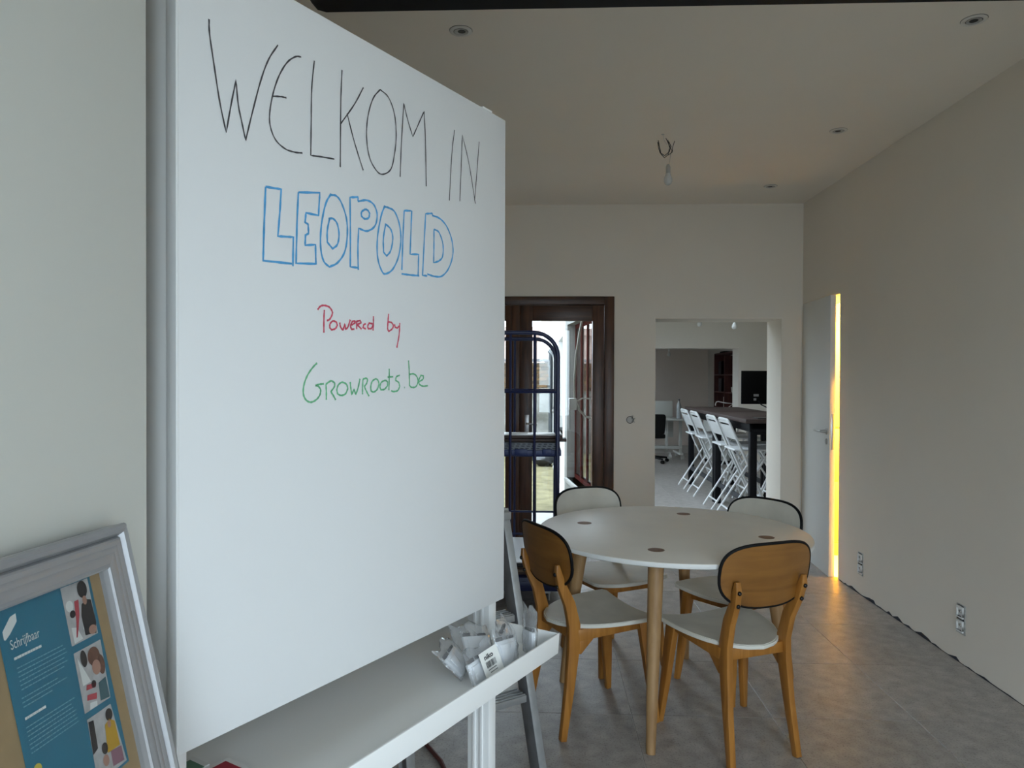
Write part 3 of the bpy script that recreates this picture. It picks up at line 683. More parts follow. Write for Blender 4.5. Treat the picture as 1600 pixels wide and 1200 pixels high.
# ------------------------------------------------------------------ framed sign leaning on the entry wall
Hs = Vector((0.0074, 0.99953, -0.0297)); Us = Vector((-0.2346, 0.0306, 0.9716)); Us = (Us - Hs * Us.dot(Hs)).normalized(); Hs.normalize()
Cs = Vector((-0.506, 0.85, 1.273)); SH = 1.292
yl_ = Us.cross(Hs)                                   # local y so that x, y, z is right handed
Ms = Matrix((Hs, yl_, Us)).transposed().to_4x4(); Ms.translation = Cs - Us * SH
sg = thing('framed_sign', 'silver framed kraft board leaning in front, teal leaflet inside', 'sign', M=Ms)
SILV = mat('silver_frame', (0.34, 0.34, 0.35), 0.38, var=0.03, scale=20, metal=0.35)
SW = 0.60; ZO = 1.292
# profile across the frame: distance from the outer edge, height above the face
prof = [(0.0, -0.020), (0.0, 0.000), (0.002, 0.004), (0.006, 0.0055), (0.010, 0.004), (0.012, 0.000), (0.0135, -0.003), (0.0155, 0.001), (0.018, 0.002), (0.022, 0.0016), (0.0232, 0.0011), (0.0244, 0.0015), (0.029, 0.001), (0.0302, 0.0005), (0.0314, 0.0009), (0.036, 0.0005), (0.041, -0.0005), (0.0445, 0.001), (0.0465, -0.001), (0.047, -0.012)]
SGN = -1 if (Matrix((Hs, yl_, Us)).transposed() @ Vector((0, -1, 0))).x > 0 else 1   # face side along local y
def rail(name, a, b, fn):
    """mitred frame rail: a..b run along the outer edge"""
    mb = MB(); vs = []
    for t, h in prof: vs += [fn(a + t, t, SGN * h), fn(b - t, t, SGN * h)]
    n = len(prof)
    mb.add(vs, [(2 * i, 2 * i + 1, 2 * i + 3, 2 * i + 2) for i in range(n - 1)] + [(2 * n - 2, 2 * n - 1, 1, 0)])
    return put(name, mb, SILV, sg, angle=25)
rail('frame_rail', -SW, 0, lambda s, t, h: (s, h, ZO - t))
rail('frame_rail', -SW, 0, lambda s, t, h: (s, h, t))
rail('frame_rail', 0, ZO, lambda s, t, h: (-t, h, s))
rail('frame_rail', 0, ZO, lambda s, t, h: (-SW + t, h, s))
put('back_board', MB().box((-SW + 0.03, -SGN * 0.016, 0.03), (-0.03, -SGN * 0.012, ZO - 0.03)), mat('kraft_board', (0.34, 0.225, 0.115), 0.85, var=0.08, scale=60), sg)
put('cover_pane', MB().box((-SW + 0.046, -SGN * 0.0072, 0.046), (-0.046, -SGN * 0.0068, ZO - 0.046)), glass('cover_sheet', (0.97, 0.98, 0.98), 0.8, 0.08), sg)
lf = thing('leaflet', 'teal leaflet with three small photos behind the sign cover', 'leaflet', M=Ms.copy())
TEAL = mat('leaflet_teal', (0.018, 0.15, 0.235), 0.5, var=0.03, scale=30)
PYY = -SGN * 0.0105
def flat(name, polys, m, parent, off, world=False):
    mb = MB()
    for P in polys: mb.add([(x / 1000, PYY + SGN * off, ZO + z / 1000) for x, z in P], [list(range(len(P)))])
    return put(name, mb, m, parent, smooth=False)
def shapes(polys, m, parent, off):
    for q in polys: flat('print_shape', [q], m, parent, off)
def ell(cx, cy, a, b, n=14): return [(cx + a * math.cos(2 * PI * k / n), cy + b * math.sin(2 * PI * k / n)) for k in range(n)]
put('sheet', MB().box((-0.2055, PYY - 0.0002, ZO - 0.257), (-0.0665, PYY + 0.0006, ZO - 0.0475)), TEAL, lf)
PW = mat('print_white', (0.66, 0.66, 0.64), 0.6); PG = mat('print_photo_grey', (0.42, 0.40, 0.40), 0.6, var=0.15, scale=90)
flat('brush_mark', [[(-201, -74.6), (-201, -67), (-188.5, -56.2), (-181, -55), (-181.6, -62.6), (-192.5, -71.5), (-199.1, -75.4)]], PW, lf, 0.0006)
RT = Matrix.Translation((-0.1955, PYY + SGN * 0.0007, ZO - 0.086)) @ Matrix.Rotation(PI/2, 4, 'X')
font_mesh('title', 'Schrijfbaar', 0.0128, PW, lf, RT, sx=0.72)
rb = random.Random(11)
def lines(x0, x1, z0, n, dz, h, gap=0.9, ragged=8):
    out = []
    for i in range(n):
        x = x0; e = x1 - rb.random() * ragged; z = z0 - i * dz
        while x < e:
            w0 = rb.uniform(1.6, 5.5); w0 = min(w0, e - x)
            if w0 < 0.6: break
            out.append([(x, z), (x + w0, z), (x + w0, z + h), (x, z + h)]); x += w0 + gap
    return out
for q in (lines(-194, -157, -96.3, 1, 4, 2.4, 0.35, 1), lines(-196, -168, -152.6, 1, 4, 2.4, 0.35, 1)): flat('heading', q, PW, lf, 0.0006)['kind'] = 'stuff'
flat('small_print', lines(-193, -124, -105, 6, 4.1, 1.1) + lines(-195, -126, -133, 3, 4.1, 1.1, ragged=30) + lines(-197, -127, -160, 7, 4.0, 1.1), mat('print_pale_teal', (0.16, 0.33, 0.40), 0.6), lf, 0.0006)['kind'] = 'stuff'
flat('logo', [ell(-193.5, -200, 5.5, 5.0)], mat('print_yellow', (0.55, 0.42, 0.06), 0.6), lf, 0.0006)
INKD = mat('print_dark', (0.022, 0.018, 0.022), 0.6); SKIN = mat('print_skin', (0.38, 0.20, 0.15), 0.6); REDP = mat('print_red', (0.45, 0.06, 0.08), 0.6)
HAIR = mat('print_brown', (0.14, 0.06, 0.04), 0.6, var=0.3, scale=200)
p1 = flat('photo', [[(-115.5, -48.6), (-71, -48.6), (-72.5, -110.3), (-116.5, -110.3)]], PG, lf, 0.0006)
shapes([ell(-84, -58, 8, 9.5), [(-89.6, -73), (-80, -70), (-73.6, -72), (-72.6, -97), (-75.9, -109), (-93.5, -106), (-93.7, -85)], ell(-106, -79, 4.5, 4)], INKD, p1, 0.0012)
shapes([[(-100, -67), (-93, -66.8), (-96, -82), (-101, -94), (-106, -104), (-108, -104), (-103, -88)]], REDP, p1, 0.0012)
shapes([ell(-81, -103.5, 6.5, 5), ell(-84, -70, 3.5, 5)], SKIN, p1, 0.0016)
shapes([ell(-108, -70, 6, 6), ell(-92, -98, 3, 3), [(-112, -92), (-104, -94), (-98, -108), (-112, -109)]], PW, p1, 0.0010)
p2 = flat('photo', [[(-116.5, -118), (-71.2, -118), (-75, -181.5), (-118.6, -181)]], PG, lf, 0.0006)
shapes([ell(-104, -128, 5, 9), ell(-97, -158, 4, 4)], INKD, p2, 0.0012)
shapes([ell(-88, -131, 10, 10), ell(-79, -143, 6, 11)], HAIR, p2, 0.0012)
shapes([ell(-88, -143, 7, 8)], SKIN, p2, 0.0016)
shapes([[(-108, -155), (-93, -158), (-95, -162), (-110, -160)], [(-110, -165), (-95, -168), (-97, -174), (-112, -170)]], REDP, p2, 0.0012)
shapes([[(-89.4, -159.7), (-76.5, -158), (-76.5, -180.3), (-92.1, -178.4)]], mat('print_teal_dark', (0.05, 0.11, 0.13), 0.6), p2, 0.0012)
shapes([[(-113, -124), (-106, -140), (-100, -154), (-113, -154)], [(-108, -174), (-97, -176), (-98, -181), (-110, -180.5)]], PW, p2, 0.0010)
p3 = flat('photo', [[(-117.5, -188), (-77, -188), (-70.5, -254), (-121, -254)]], PG, lf, 0.0006)
shapes([[(-93.7, -204.6), (-85, -201), (-77.2, -207), (-76.7, -233.7), (-98, -232.6)]], mat('print_mustard', (0.50, 0.28, 0.02), 0.6), p3, 0.0012)
shapes([ell(-84, -197, 6, 6.5), [(-117, -190.7), (-109, -192), (-111, -221), (-119.8, -224)], ell(-101, -226, 5, 6)], INKD, p3, 0.0012)
shapes([[(-93.3, -233), (-75, -235.4), (-75, -251.5), (-94.1, -249)]], mat('print_plum', (0.26, 0.12, 0.16), 0.6), p3, 0.0012)
shapes([ell(-103, -238, 5, 6), ell(-87, -206, 3, 4)], SKIN, p3, 0.0014)

# ------------------------------------------------------------------ round table
TBX, TBY, TH, TR = 0.590, 3.250, 0.765, 0.595
tb_ = thing('round_table', 'round cream table on four splayed oak legs', 'table', (TBX, TBY, 0))
CREAM = mat('cream_laminate', (0.86, 0.82, 0.75), 0.42, var=0.03, scale=5)
put('tabletop', MB().lathe([(TR - 0.03, TH - 0.024), (TR - 0.003, TH - 0.010), (TR, TH - 0.006), (TR - 0.0015, TH - 0.001), (TR - 0.004, TH)], seg=96), CREAM, tb_, angle=50)
put('table_edge', MB().lathe([(TR - 0.022, TH - 0.0262), (TR - 0.001, TH - 0.0195), (TR + 0.0008, TH - 0.017), (TR + 0.0008, TH - 0.0025)], seg=96, cap=False), mat('lit_edge', (0.90, 0.90, 0.88), 0.4), tb_, angle=50)  # edge paler than the top, front light put into its colour
OAK = wood('oak', (0.30, 0.165, 0.068), (0.48, 0.295, 0.135), 5, 2, 0.5)
OAKE = wood('oak_end_grain', (0.17, 0.082, 0.046), (0.27, 0.145, 0.082), 9, 1, 0.55)
UW = wood('under_frame_wood', (0.16, 0.075, 0.030), (0.25, 0.13, 0.055), 5, 0, 0.55)
for k in range(4):
    a = 2.816 - k * PI / 2; c, s = math.cos(a), math.sin(a)
    lg = put('leg', MB().tube([(0.404 * c, 0.404 * s, TH - 0.02), (0.407 * c, 0.407 * s, TH - 0.05), (0.455 * c, 0.455 * s, 0.40), (0.505 * c, 0.505 * s, 0.0)], [0.032, 0.032, 0.027, 0.0185], 20), OAK, tb_)
    put('inlay_disc', MB().lathe([(0.0335, TH - 0.002), (0.0335, TH + 0.0004), (0.033, TH + 0.0005)], (0.404 * c, 0.404 * s, 0), 28), OAKE, tb_)
    put('mount_plate', MB().box((-0.06, -0.06, TH - 0.042), (0.06, 0.06, TH - 0.023), M=Matrix.Translation((0.39 * c, 0.39 * s, 0)) @ Matrix.Rotation(a, 4, 'Z')), UW, tb_, bev=0.004)

# ------------------------------------------------------------------ dining chairs
CW_ = wood('chair_wood', (0.29, 0.112, 0.018), (0.47, 0.205, 0.042), 5, 2, 0.35)
VEN = wood('chair_veneer', (0.155, 0.062, 0.012), (0.36, 0.160, 0.034), 3, 0, 0.35, 0.6)
SEATM = mat('chair_cream', (0.66, 0.635, 0.565), 0.45, var=0.08, scale=9)
SEATE = mat('chair_seat_edge', (0.74, 0.72, 0.65), 0.5)
PIPE = mat('black_piping', (0.005, 0.005, 0.006), 0.6, spec=0.2)
BOLT = mat('black_bolt', (0.02, 0.018, 0.018), 0.35, metal=0.6)


def seat_outline(n=26):
    R = []
    for i in range(n + 1):
        y = 0.212 - 0.425 * i / n
        wv = 0.216 * max(0.0, 1 - ((0.212 - y) / 0.425) ** 2.9) ** 0.58
        if i == 0: wv = 0.200
        R.append((wv, y))
    return R


def seat_z(x, y):
    f = max(0.0, min(1.0, (y + 0.21) / 0.42))
    return 0.458 - 0.020 * (1 - (x / 0.21) ** 2) * (0.35 + 0.65 * f) - 0.006 * (1 - f)


def seat_mesh(inset=0.0, top=0.0, bot=-0.016):
    O = seat_outline(); mb = MB(); nx = 14; idx = {}
    for lay, dz in ((0, top), (1, bot)):
        for i, (wv, y) in enumerate(O):
            for j in range(nx + 1):
                x = (j / nx * 2 - 1) * max(wv - inset, 0.001); yy = y * (1 - inset / 0.21)
                idx[lay, i, j] = len(mb.v); mb.v.append(Vector((x, yy, seat_z(x, yy) + dz)))
    n = len(O) - 1
    for i in range(n):
        for j in range(nx):
            mb.f.append([idx[0, i, j], idx[0, i + 1, j], idx[0, i + 1, j + 1], idx[0, i, j + 1]]); mb.mi.append(0)
            mb.f.append([idx[1, i, j], idx[1, i, j + 1], idx[1, i + 1, j + 1], idx[1, i + 1, j]]); mb.mi.append(0)
        for j in (0, nx):
            mb.f.append([idx[0, i, j], idx[0, i + 1, j], idx[1, i + 1, j], idx[1, i, j]]); mb.mi.append(0)
    for i in (0, n):
        for j in range(nx):
            mb.f.append([idx[0, i, j], idx[0, i, j + 1], idx[1, i, j + 1], idx[1, i, j]]); mb.mi.append(0)
    return mb


def back_pt(x, z, off):
    """point of the curved backrest, off measured forward"""
    y = -0.246 + 0.034 * (abs(x) / 0.2) ** 2 - 0.16 * (z - 0.66)
    return (x * 0.985, y + off, z)


def back_outline(n=56, sx=0.208, z0=0.598, z1=0.842, e=3.3):
    zc, h = (z0 + z1) / 2, (z1 - z0) / 2; P = []
    for k in range(n):
        a = 2 * PI * k / n; c, s = math.cos(a), math.sin(a)
        ee = e if s > 0 else 2.7
        x = sx * (abs(c) ** (2 / ee)) * (1 if c >= 0 else -1); z = zc + h * (abs(s) ** (2 / ee)) * (1 if s >= 0 else -1)
        if s < 0: x *= 1 - 0.06 * abs(s)
        P.append((x, z))
    return P


def back_plate(off0, off1, scale=1.0):
    O = back_outline(); mb = MB(); n = len(O); rings = 7; zc = 0.720; idx = {}
    for lay, off in ((0, off0), (1, off1)):
        for r in range(rings):
            t = scale * (1 - r / rings)
            for k, (x, z) in enumerate(O):
                idx[lay, r, k] = len(mb.v); mb.v.append(Vector(back_pt(x * t, zc + (z - zc) * t, off)))
        idx[lay, 'c'] = len(mb.v); mb.v.append(Vector(back_pt(0, zc, off)))
        for r in range(rings - 1):
            for k in range(n):
                mb.f.append([idx[lay, r, k], idx[lay, r, (k + 1) % n], idx[lay, r + 1, (k + 1) % n], idx[lay, r + 1, k]]); mb.mi.append(0)
        for k in range(n):
            mb.f.append([idx[lay, rings - 1, k], idx[lay, rings - 1, (k + 1) % n], idx[lay, 'c']]); mb.mi.append(0)
    for k in range(n):
        mb.f.append([idx[0, 0, k], idx[0, 0, (k + 1) % n], idx[1, 0, (k + 1) % n], idx[1, 0, k]]); mb.mi.append(0)
    return mb


def make_chair(label):
    t = thing('dining_chair', label, 'chair', group='four cream seated wooden chairs around the round table')
    st = put('seat', seat_mesh(0.0, -0.002, -0.015), SEATE, t, bev=0.003, angle=45)
    put('seat_surface', seat_mesh(0.005, 0.0008, -0.004), SEATM, t, angle=45)
    bk = put('backrest', back_plate(0.0, 0.009), VEN, t, angle=50)
    put('back_cover', back_plate(0.0085, 0.012, 0.975), SEATM, t, angle=50)
    O = back_outline()
    put('edge_trim', MB().tube([back_pt(x, z, 0.0055) for x, z in O], 0.0068, 8, closed=True), PIPE, t)
    for s in (-1, 1):
        put('leg', MB().sweep([(s * 0.150, 0.168, 0.435), (s * 0.152, 0.172, 0.40), (s * 0.170, 0.196, 0.16), (s * 0.184, 0.212, 0.0)],
                              [(0.028, 0.062), (0.028, 0.058), (0.026, 0.040), (0.022, 0.024)]), CW_, t, bev=0.003)
        ps = put('leg', MB().sweep([(s * 0.152, -0.222, 0.0), (s * 0.143, -0.187, 0.20), (s * 0.137, -0.166, 0.36), (s * 0.136, -0.164, 0.45), (s * 0.139, -0.187, 0.54), (s * 0.145, -0.227, 0.62), (s * 0.1505, -0.2455, 0.675), (s * 0.152, -0.2495, 0.708)],
                                  [(0.026, 0.026), (0.026, 0.038), (0.027, 0.050), (0.027, 0.052), (0.027, 0.046), (0.027, 0.036), (0.026, 0.026), (0.020, 0.012)]), CW_, t, bev=0.003)
        for z in (0.616, 0.668):
            y = -0.2445 if z < .64 else -0.2575
            put('bolt', MB().blob((s * (0.1455 if z < .65 else 0.1505), y - 0.002, z), (0.0085, 0.007, 0.0085), 10, 6), BOLT, ps)
        put('side_rail', MB().prism([(-0.15, 0.385), (0.15, 0.397), (0.16, 0.434), (-0.15, 0.432)], -0.010, 0.010,
                                    fn=lambda y, z, x, s=s: (s * (0.140 + 0.008 * (y + .15) / .3) + x, y, z)), CW_, t, bev=0.002)
        put('corner_brace', MB().prism([(-0.15, 0.335), (-0.135, 0.330), (-0.075, 0.386), (-0.15, 0.388)], -0.009, 0.009, fn=lambda y, z, x, s=s: (s * 0.139 + x, y, z)), CW_, t, bev=0.002)
    put('front_rail', MB().box((-0.145, 0.150, 0.388), (0.145, 0.168, 0.424)), CW_, t, bev=0.002)
    put('rear_rail', MB().box((-0.13, -0.172, 0.388), (0.13, -0.152, 0.430)), CW_, t, bev=0.002)
    return t


chair = make_chair('wooden chair between the ladder and the table, brown back towards the viewer')
spots = [((0.217, 3.09), (0.885, 0.466), None),
         ((0.760, 2.92), (-0.39, 0.921), 'wooden chair at the right front of the table, brown back fully in view'),
         ((0.362, 3.726), (0.46, -0.888), 'wooden chair beyond the table in front of the garden door, cream back showing'),
         ((0.942, 3.47), (-0.76, -0.65), 'wooden chair on the far right of the table near the white door, cream back showing')]
for i, ((x, y), (dx, dy), lab) in enumerate(spots):
    c = chair if i == 0 else copy_tree(chair)
    c.location = (x, y, 0); c.rotation_euler = (0, 0, math.atan2(-dx, dy))
    if lab: c['label'] = lab
# ------------------------------------------------------------------ blue roll cage
NAVY = mat('navy_enamel', (0.010, 0.018, 0.085), 0.4)
rc = thing('roll_cage', 'navy blue tubular roll cage on castors before the garden door', 'trolley', (-0.257, 4.875, 0))
CX0, CX1 = -0.62, 0.106
for Y in (4.5, 5.25):
    R_ = 0.15; path = [(CX0, Y, 0.19), (CX0, Y, 1.729 - R_)]
    path += [(CX0 + R_ - R_ * math.cos(a * PI/16), Y, 1.729 - R_ + R_ * math.sin(a * PI/16)) for a in range(1, 9)]
    path += [(CX1 - R_ + R_ * math.sin(a * PI/16), Y, 1.729 - R_ + R_ * math.cos(a * PI/16)) for a in range(0, 9)]
    path += [(CX1, Y, 0.19)]
    fr = put('end_frame', MB().tube(path, 0.0135, 10), NAVY, rc, world=True)
    for i, x in enumerate((-0.50, -0.345, -0.192, -0.040)):
        put('bar', MB().tube([(x, Y + 0.004, 0.19), (x, Y + 0.004, 1.727)], 0.0085 if i > 1 else 0.007, 8), NAVY, fr, world=True)
    for z in (1.357, 0.465):
        put('bar', MB().tube([(CX0, Y - 0.004, z), (CX1, Y - 0.004, z)], 0.0075, 8), NAVY, fr, world=True)
put('platform', MB().box((CX0 - 0.02, 4.47, 0.112), (CX1 + 0.015, 5.28, 0.197)).box((CX0 + .03, 4.465, 0.135), (CX1 - .03, 4.47, 0.175)), NAVY, rc, world=True, bev=0.006)
for y in (4.62, 4.86, 5.10):
    put('shelf_bar', MB().tube([(CX0, y, 0.945), (CX1, y, 0.945)], 0.008, 8), NAVY, rc, world=True)
for x in (CX0, CX1):
    put('shelf_bar', MB().tube([(x, 4.5, 0.945), (x, 5.25, 0.945)], 0.008, 8), NAVY, rc, world=True)
RUB = mat('castor_rubber', (0.03, 0.03, 0.03), 0.6)
for x in (CX0 + 0.06, CX1 - 0.075):
    for y in (4.53, 5.22):
        c_ = put('castor', boxes(((x - 0.035, y - 0.03, 0.09), (x + 0.035, y + 0.03, 0.112)), ((x - 0.030, y - 0.012, 0.04), (x - 0.024, y + 0.03, 0.095)), ((x + 0.024, y - 0.012, 0.04), (x + 0.030, y + 0.03, 0.095))), mat('castor_zinc', (0.4, 0.4, 0.4), 0.35, metal=0.8), rc, world=True)
        put('wheel', MB().tube([(x - 0.018, y + 0.012, 0.048), (x + 0.018, y + 0.012, 0.048)], 0.048, 18), RUB, c_, world=True, bev=0.004)

cr = thing('plastic_crate', 'flat grey and navy slotted crate on the roll cage shelf', 'crate', (-0.25, 4.88, 0.953))
put('crate_base', MB().box((-0.60, 4.52, 0.954), (0.129, 5.22, 0.990)).box((-0.165, 4.512, 0.958), (-0.085, 4.52, 0.997)).box((0.01, 4.512, 0.958), (0.07, 4.52, 0.997)).box((-0.34, 4.512, 0.958), (-0.27, 4.52, 0.997)), mat('crate_navy', (0.014, 0.030, 0.13), 0.45), cr, world=True, bev=0.003)
cw = put('crate_wall', MB().box((-0.585, 4.535, 0.990), (0.112, 5.205, 1.034)), mat('crate_grey', (0.20, 0.22, 0.25), 0.5), cr, world=True)
sl = MB(); x = -0.575; k = 0
while x < 0.09:
    for z in (0.996, 1.010, 1.023): sl.box((x + (z - 0.99) * 0.5, 4.5335, z), (x + 0.020 + (z - 0.99) * 0.5, 4.536, z + 0.006), 0)
    x += 0.034
o = put('slot_pattern', sl, mat('crate_slot', (0.06, 0.07, 0.09), 0.7), cw, world=True, smooth=False); o['kind'] = 'stuff'
BRN = wood('brown_board', (0.035, 0.014, 0.007), (0.085, 0.038, 0.020), 5, 0, 0.5)
for z0, z1, x1, lab in ((1.036, 1.053, 0.165, 'brown stained plank, lower of two on the crate'), (1.055, 1.077, 0.140, 'brown stained plank, upper of two on the crate')):
    o = put('plank', MB().box((-0.60, 4.60, z0), (x1, 4.74, z1)), BRN, bev=0.002); tag(o, lab, 'plank', 'brown planks on the roll cage')
o = put('white_plank', MB().box((-0.60, 4.56, 1.0785), (0.09, 4.76, 1.084)), BWHITE, bev=0.001); tag(o, 'narrow white plank lying on the brown planks', 'plank')
for i, (z0, z1, m, lab) in enumerate(((0.199, 0.213, BRN, 'dark board at the bottom of the stack on the cage platform'), (0.215, 0.231, mat('tan_board', (0.20, 0.15, 0.11), 0.6, var=0.1), 'tan board second from the bottom on the cage platform'),
                                     (0.233, 0.246, BRN, 'dark board in the middle of the stack on the cage platform'), (0.248, 0.272, mat('charcoal_board', (0.03, 0.03, 0.035), 0.6), 'charcoal board right under the white sheet on the cage platform'))):
    o = put('board', MB().box((-0.585 + 0.004 * i, 4.525, z0), (0.085 - 0.006 * (i % 2), 5.225, z1)), m, bev=0.0015); tag(o, lab, 'board', 'stack of boards on the cage platform')
o = put('white_sheet', MB().box((-0.59, 4.52, 0.2735), (0.085, 5.23, 0.280)), mat('sheet_white', (0.72, 0.74, 0.76), 0.3), bev=0.001); tag(o, 'smooth white sheet on top of the stack low in the roll cage', 'panel')

# ------------------------------------------------------------------ stepladder behind the whiteboard
ALU = mat('aluminium', (0.42, 0.43, 0.44), 0.38, metal=0.55, var=0.12, scale=18)
ALUD = mat('aluminium_shaded', (0.20, 0.20, 0.21), 0.5, metal=0.4, var=0.15, scale=18)  # darker aluminium, the shade inside the channel is in the colour
ld = thing('stepladder', 'small aluminium stepladder behind the white tray', 'ladder', (-0.2, 2.39, 0))
td, bd = Vector((0.81, 0.5864, 0)), Vector((-0.5864, 0.81, 0))
R0, L0 = Vector((0.0, 2.54, 0)), Vector((0.0, 2.54, 0)) - td * 0.50
fs = lambda P, sg, z: P + bd * 0.215 * z - td * sg * 0.045 * z + Vector((0, 0, z))
for P, sg in ((R0, 1), (L0, -1)):
    s = put('stile', MB().sweep([fs(P, sg, z) for z in (0.0, 0.5, 0.96)], [(0.020, 0.062)] * 3, side=td), ALUD, ld, world=True, bev=0.002)
    for o_ in (-0.030, 0.030):
        put('flange', MB().sweep([fs(P, sg, z) + bd * o_ + td * sg * 0.006 for z in (0.004, 0.5, 0.962)], [(0.030, 0.007)] * 3, side=td), ALU, s, world=True, bev=0.001)
    put('foot_cap', MB().sweep([fs(P, sg, z) for z in (0.0, 0.05)], [(0.030, 0.072)] * 2, side=td), RUB, s, world=True, bev=0.003)
    Q = P + bd * 0.45
    put('rear_leg', MB().sweep([Q + Vector((0, 0, 0.0)), Q - bd * 0.20 - td * sg * 0.04 + Vector((0, 0, 0.92))], [(0.022, 0.03)] * 2, side=td), ALU, ld, world=True, bev=0.002)
for z in (0.305, 0.578):
    a, b = fs(L0, -1, z), fs(R0, 1, z)
    mb = MB().sweep([a, b - td * 0.022], [(0.07, 0.024)] * 2, side=bd)
    for q in (-0.025, -0.008, 0.009, 0.026): mb.sweep([a + bd * q + Vector((0, 0, 0.013)), b + bd * q - td * 0.022 + Vector((0, 0, 0.013))], [(0.006, 0.004)] * 2, side=bd)
    put('tread', mb, ALU, ld, world=True, bev=0.001)
a, b = fs(L0, -1, 0.94), fs(R0, 1, 0.94)
put('top_platform', MB().sweep([a - td * 0.01 + bd * 0.02, b + td * 0.01 + bd * 0.02], [(0.17, 0.03)] * 2, side=bd), ALU, ld, world=True, bev=0.004)
hs = [(-0.95, 3.35, 0.0085), (-0.72, 3.08, 0.0085), (-0.575, 2.96, 0.0085), (-0.459, 2.81, 0.0085), (-0.368, 2.66, 0.0085), (-0.30, 2.48, 0.0085), (-0.34, 2.2, 0.0085)]
tag(put('hose', MB().tube([Vector(hs[0]).lerp(Vector(hs[0]), 0)] + [Vector(p) for p in hs[1:]], 0.0085, 8), mat('dark_red_hose', (0.10, 0.022, 0.02), 0.5)), 'dark red hose lying on the floor under the white tray', 'hose')

# ------------------------------------------------------------------ sockets, spots, bulbs
SKT = mat('socket_white', (0.88, 0.88, 0.86), 0.4); SKG = mat('socket_metal', (0.50, 0.50, 0.48), 0.5, metal=0.2, var=0.25, scale=60); SKD = mat('socket_shadow', (0.03, 0.03, 0.03), 0.7)


def wall_socket(y, z, label):
    t = thing('wall_socket', label, 'socket', (XR, y, z), PI / 2, 'bare double sockets on the right wall')     # local y points into the wall, -y... see below
    # local x runs along +Y, local y runs along -X (into the room)
    put('mounting_frame', MB().box((-0.038, -0.001, -0.075), (0.038, 0.003, 0.075)), SKG, t, bev=0.001)
    for dz in (-0.0355, 0.0355):
        k = put('socket_insert', boxes(((-0.027, 0.003, dz - 0.029), (0.027, 0.012, dz - 0.021)), ((-0.027, 0.003, dz + 0.021), (0.027, 0.012, dz + 0.029)), ((-0.027, 0.003, dz - 0.021), (-0.019, 0.012, dz + 0.021)), ((0.019, 0.003, dz - 0.021), (0.027, 0.012, dz + 0.021)), ((-0.019, 0.003, dz - 0.021), (0.019, 0.005, dz + 0.021))), SKT, t, bev=0.001)
        put('contact', boxes(((-0.010, 0.0045, dz - 0.003), (-0.004, 0.0054, dz + 0.003)), ((0.004, 0.0045, dz - 0.003), (0.010, 0.0054, dz + 0.003)), ((-0.002, 0.005, dz + 0.008), (0.002, 0.013, dz + 0.011))), SKD, k)
    put('gap', boxes(((-0.03, 0.0028, -0.0045), (0.03, 0.0042, 0.0045)), ((-0.028, 0.0028, 0.067), (0.026, 0.0042, 0.072))), SKD, t)
    return t


wall_socket(4.882, 0.207, 'bare white double socket low on the right wall, nearer the glowing door')
wall_socket(3.733, 0.225, 'bare white double socket low on the right wall, farther from the door')
bs = thing('socket_box', 'open round socket box with loose wires on the back wall', 'socket', (0.740, YB, 1.098))
br_ = put('box_ring', MB().lathe([(0.026, 0.0), (0.0275, -0.003), (0.0295, -0.003), (0.031, 0.0)], seg=20, cap=False), SKD, bs); br_.rotation_euler = (-PI/2, 0, 0)
bb_ = put('box_bottom', MB().lathe([(0.026, 0.0012), (0.0001, 0.0012)], seg=20, cap=False), mat('box_grey', (0.62, 0.61, 0.58), 0.7), bs); bb_.rotation_euler = (PI/2, 0, 0)
wr = MB(); rw = random.Random(2)
for i in range(5):
    a = rw.uniform(0, 2 * PI); r_ = 0.018
    wr.tube([(r_ * math.cos(a), -0.001, r_ * math.sin(a)), (r_ * 1.3 * math.cos(a + .4), -0.014, r_ * 1.3 * math.sin(a + .4)), (0.042 * math.cos(a + .6), -0.006, 0.042 * math.sin(a + .6))], 0.0016, 5)
put('loose_wires', wr, mat('wire_grey', (0.12, 0.12, 0.12), 0.6), bs)['kind'] = 'stuff'
SPT = mat('spot_trim', (0.72, 0.70, 0.66), 0.6); SPD = mat('spot_dark', (0.02, 0.02, 0.02), 0.5); SPR = mat('spot_ring', (0.50, 0.49, 0.47), 0.5)


def spot(label):
    t = thing('ceiling_spot', label, 'ceiling light', (0, 0, ZC), 0, 'recessed ceiling spotlights')
    put('trim_ring', MB().lathe([(0.047, 0.0), (0.047, -0.003), (0.044, -0.005), (0.031, -0.005), (0.030, 0.0)], seg=28), SPT, t)
    put('seam', MB().lathe([(0.0482, 0.0005), (0.0482, -0.0010), (0.0468, -0.0012)], seg=28, cap=False), SKD, t)
    g = put('gimbal', MB().lathe([(0.0285, 0.0), (0.0285, -0.0065), (0.026, -0.007), (0.0215, -0.003), (0.0205, 0.0)], seg=28, cap=False), SPR, t)
    put('reflector', MB().lathe([(0.0205, -0.001), (0.0205, -0.0016), (0.0001, -0.0016)], seg=20), SPR, g)
    put('recess_shade', MB().lathe([(0.016, -0.0016), (0.016, -0.0024), (0.0001, -0.0024)], (0.003, 0.004, 0), 18), SPD, g)  # flat dark disc painting the shade of a recess that isn't cut
    put('ring_gap', MB().lathe([(0.0305, 0.0), (0.0305, -0.0052), (0.0288, -0.0052)], seg=28, cap=False), SKD, g)
    return t


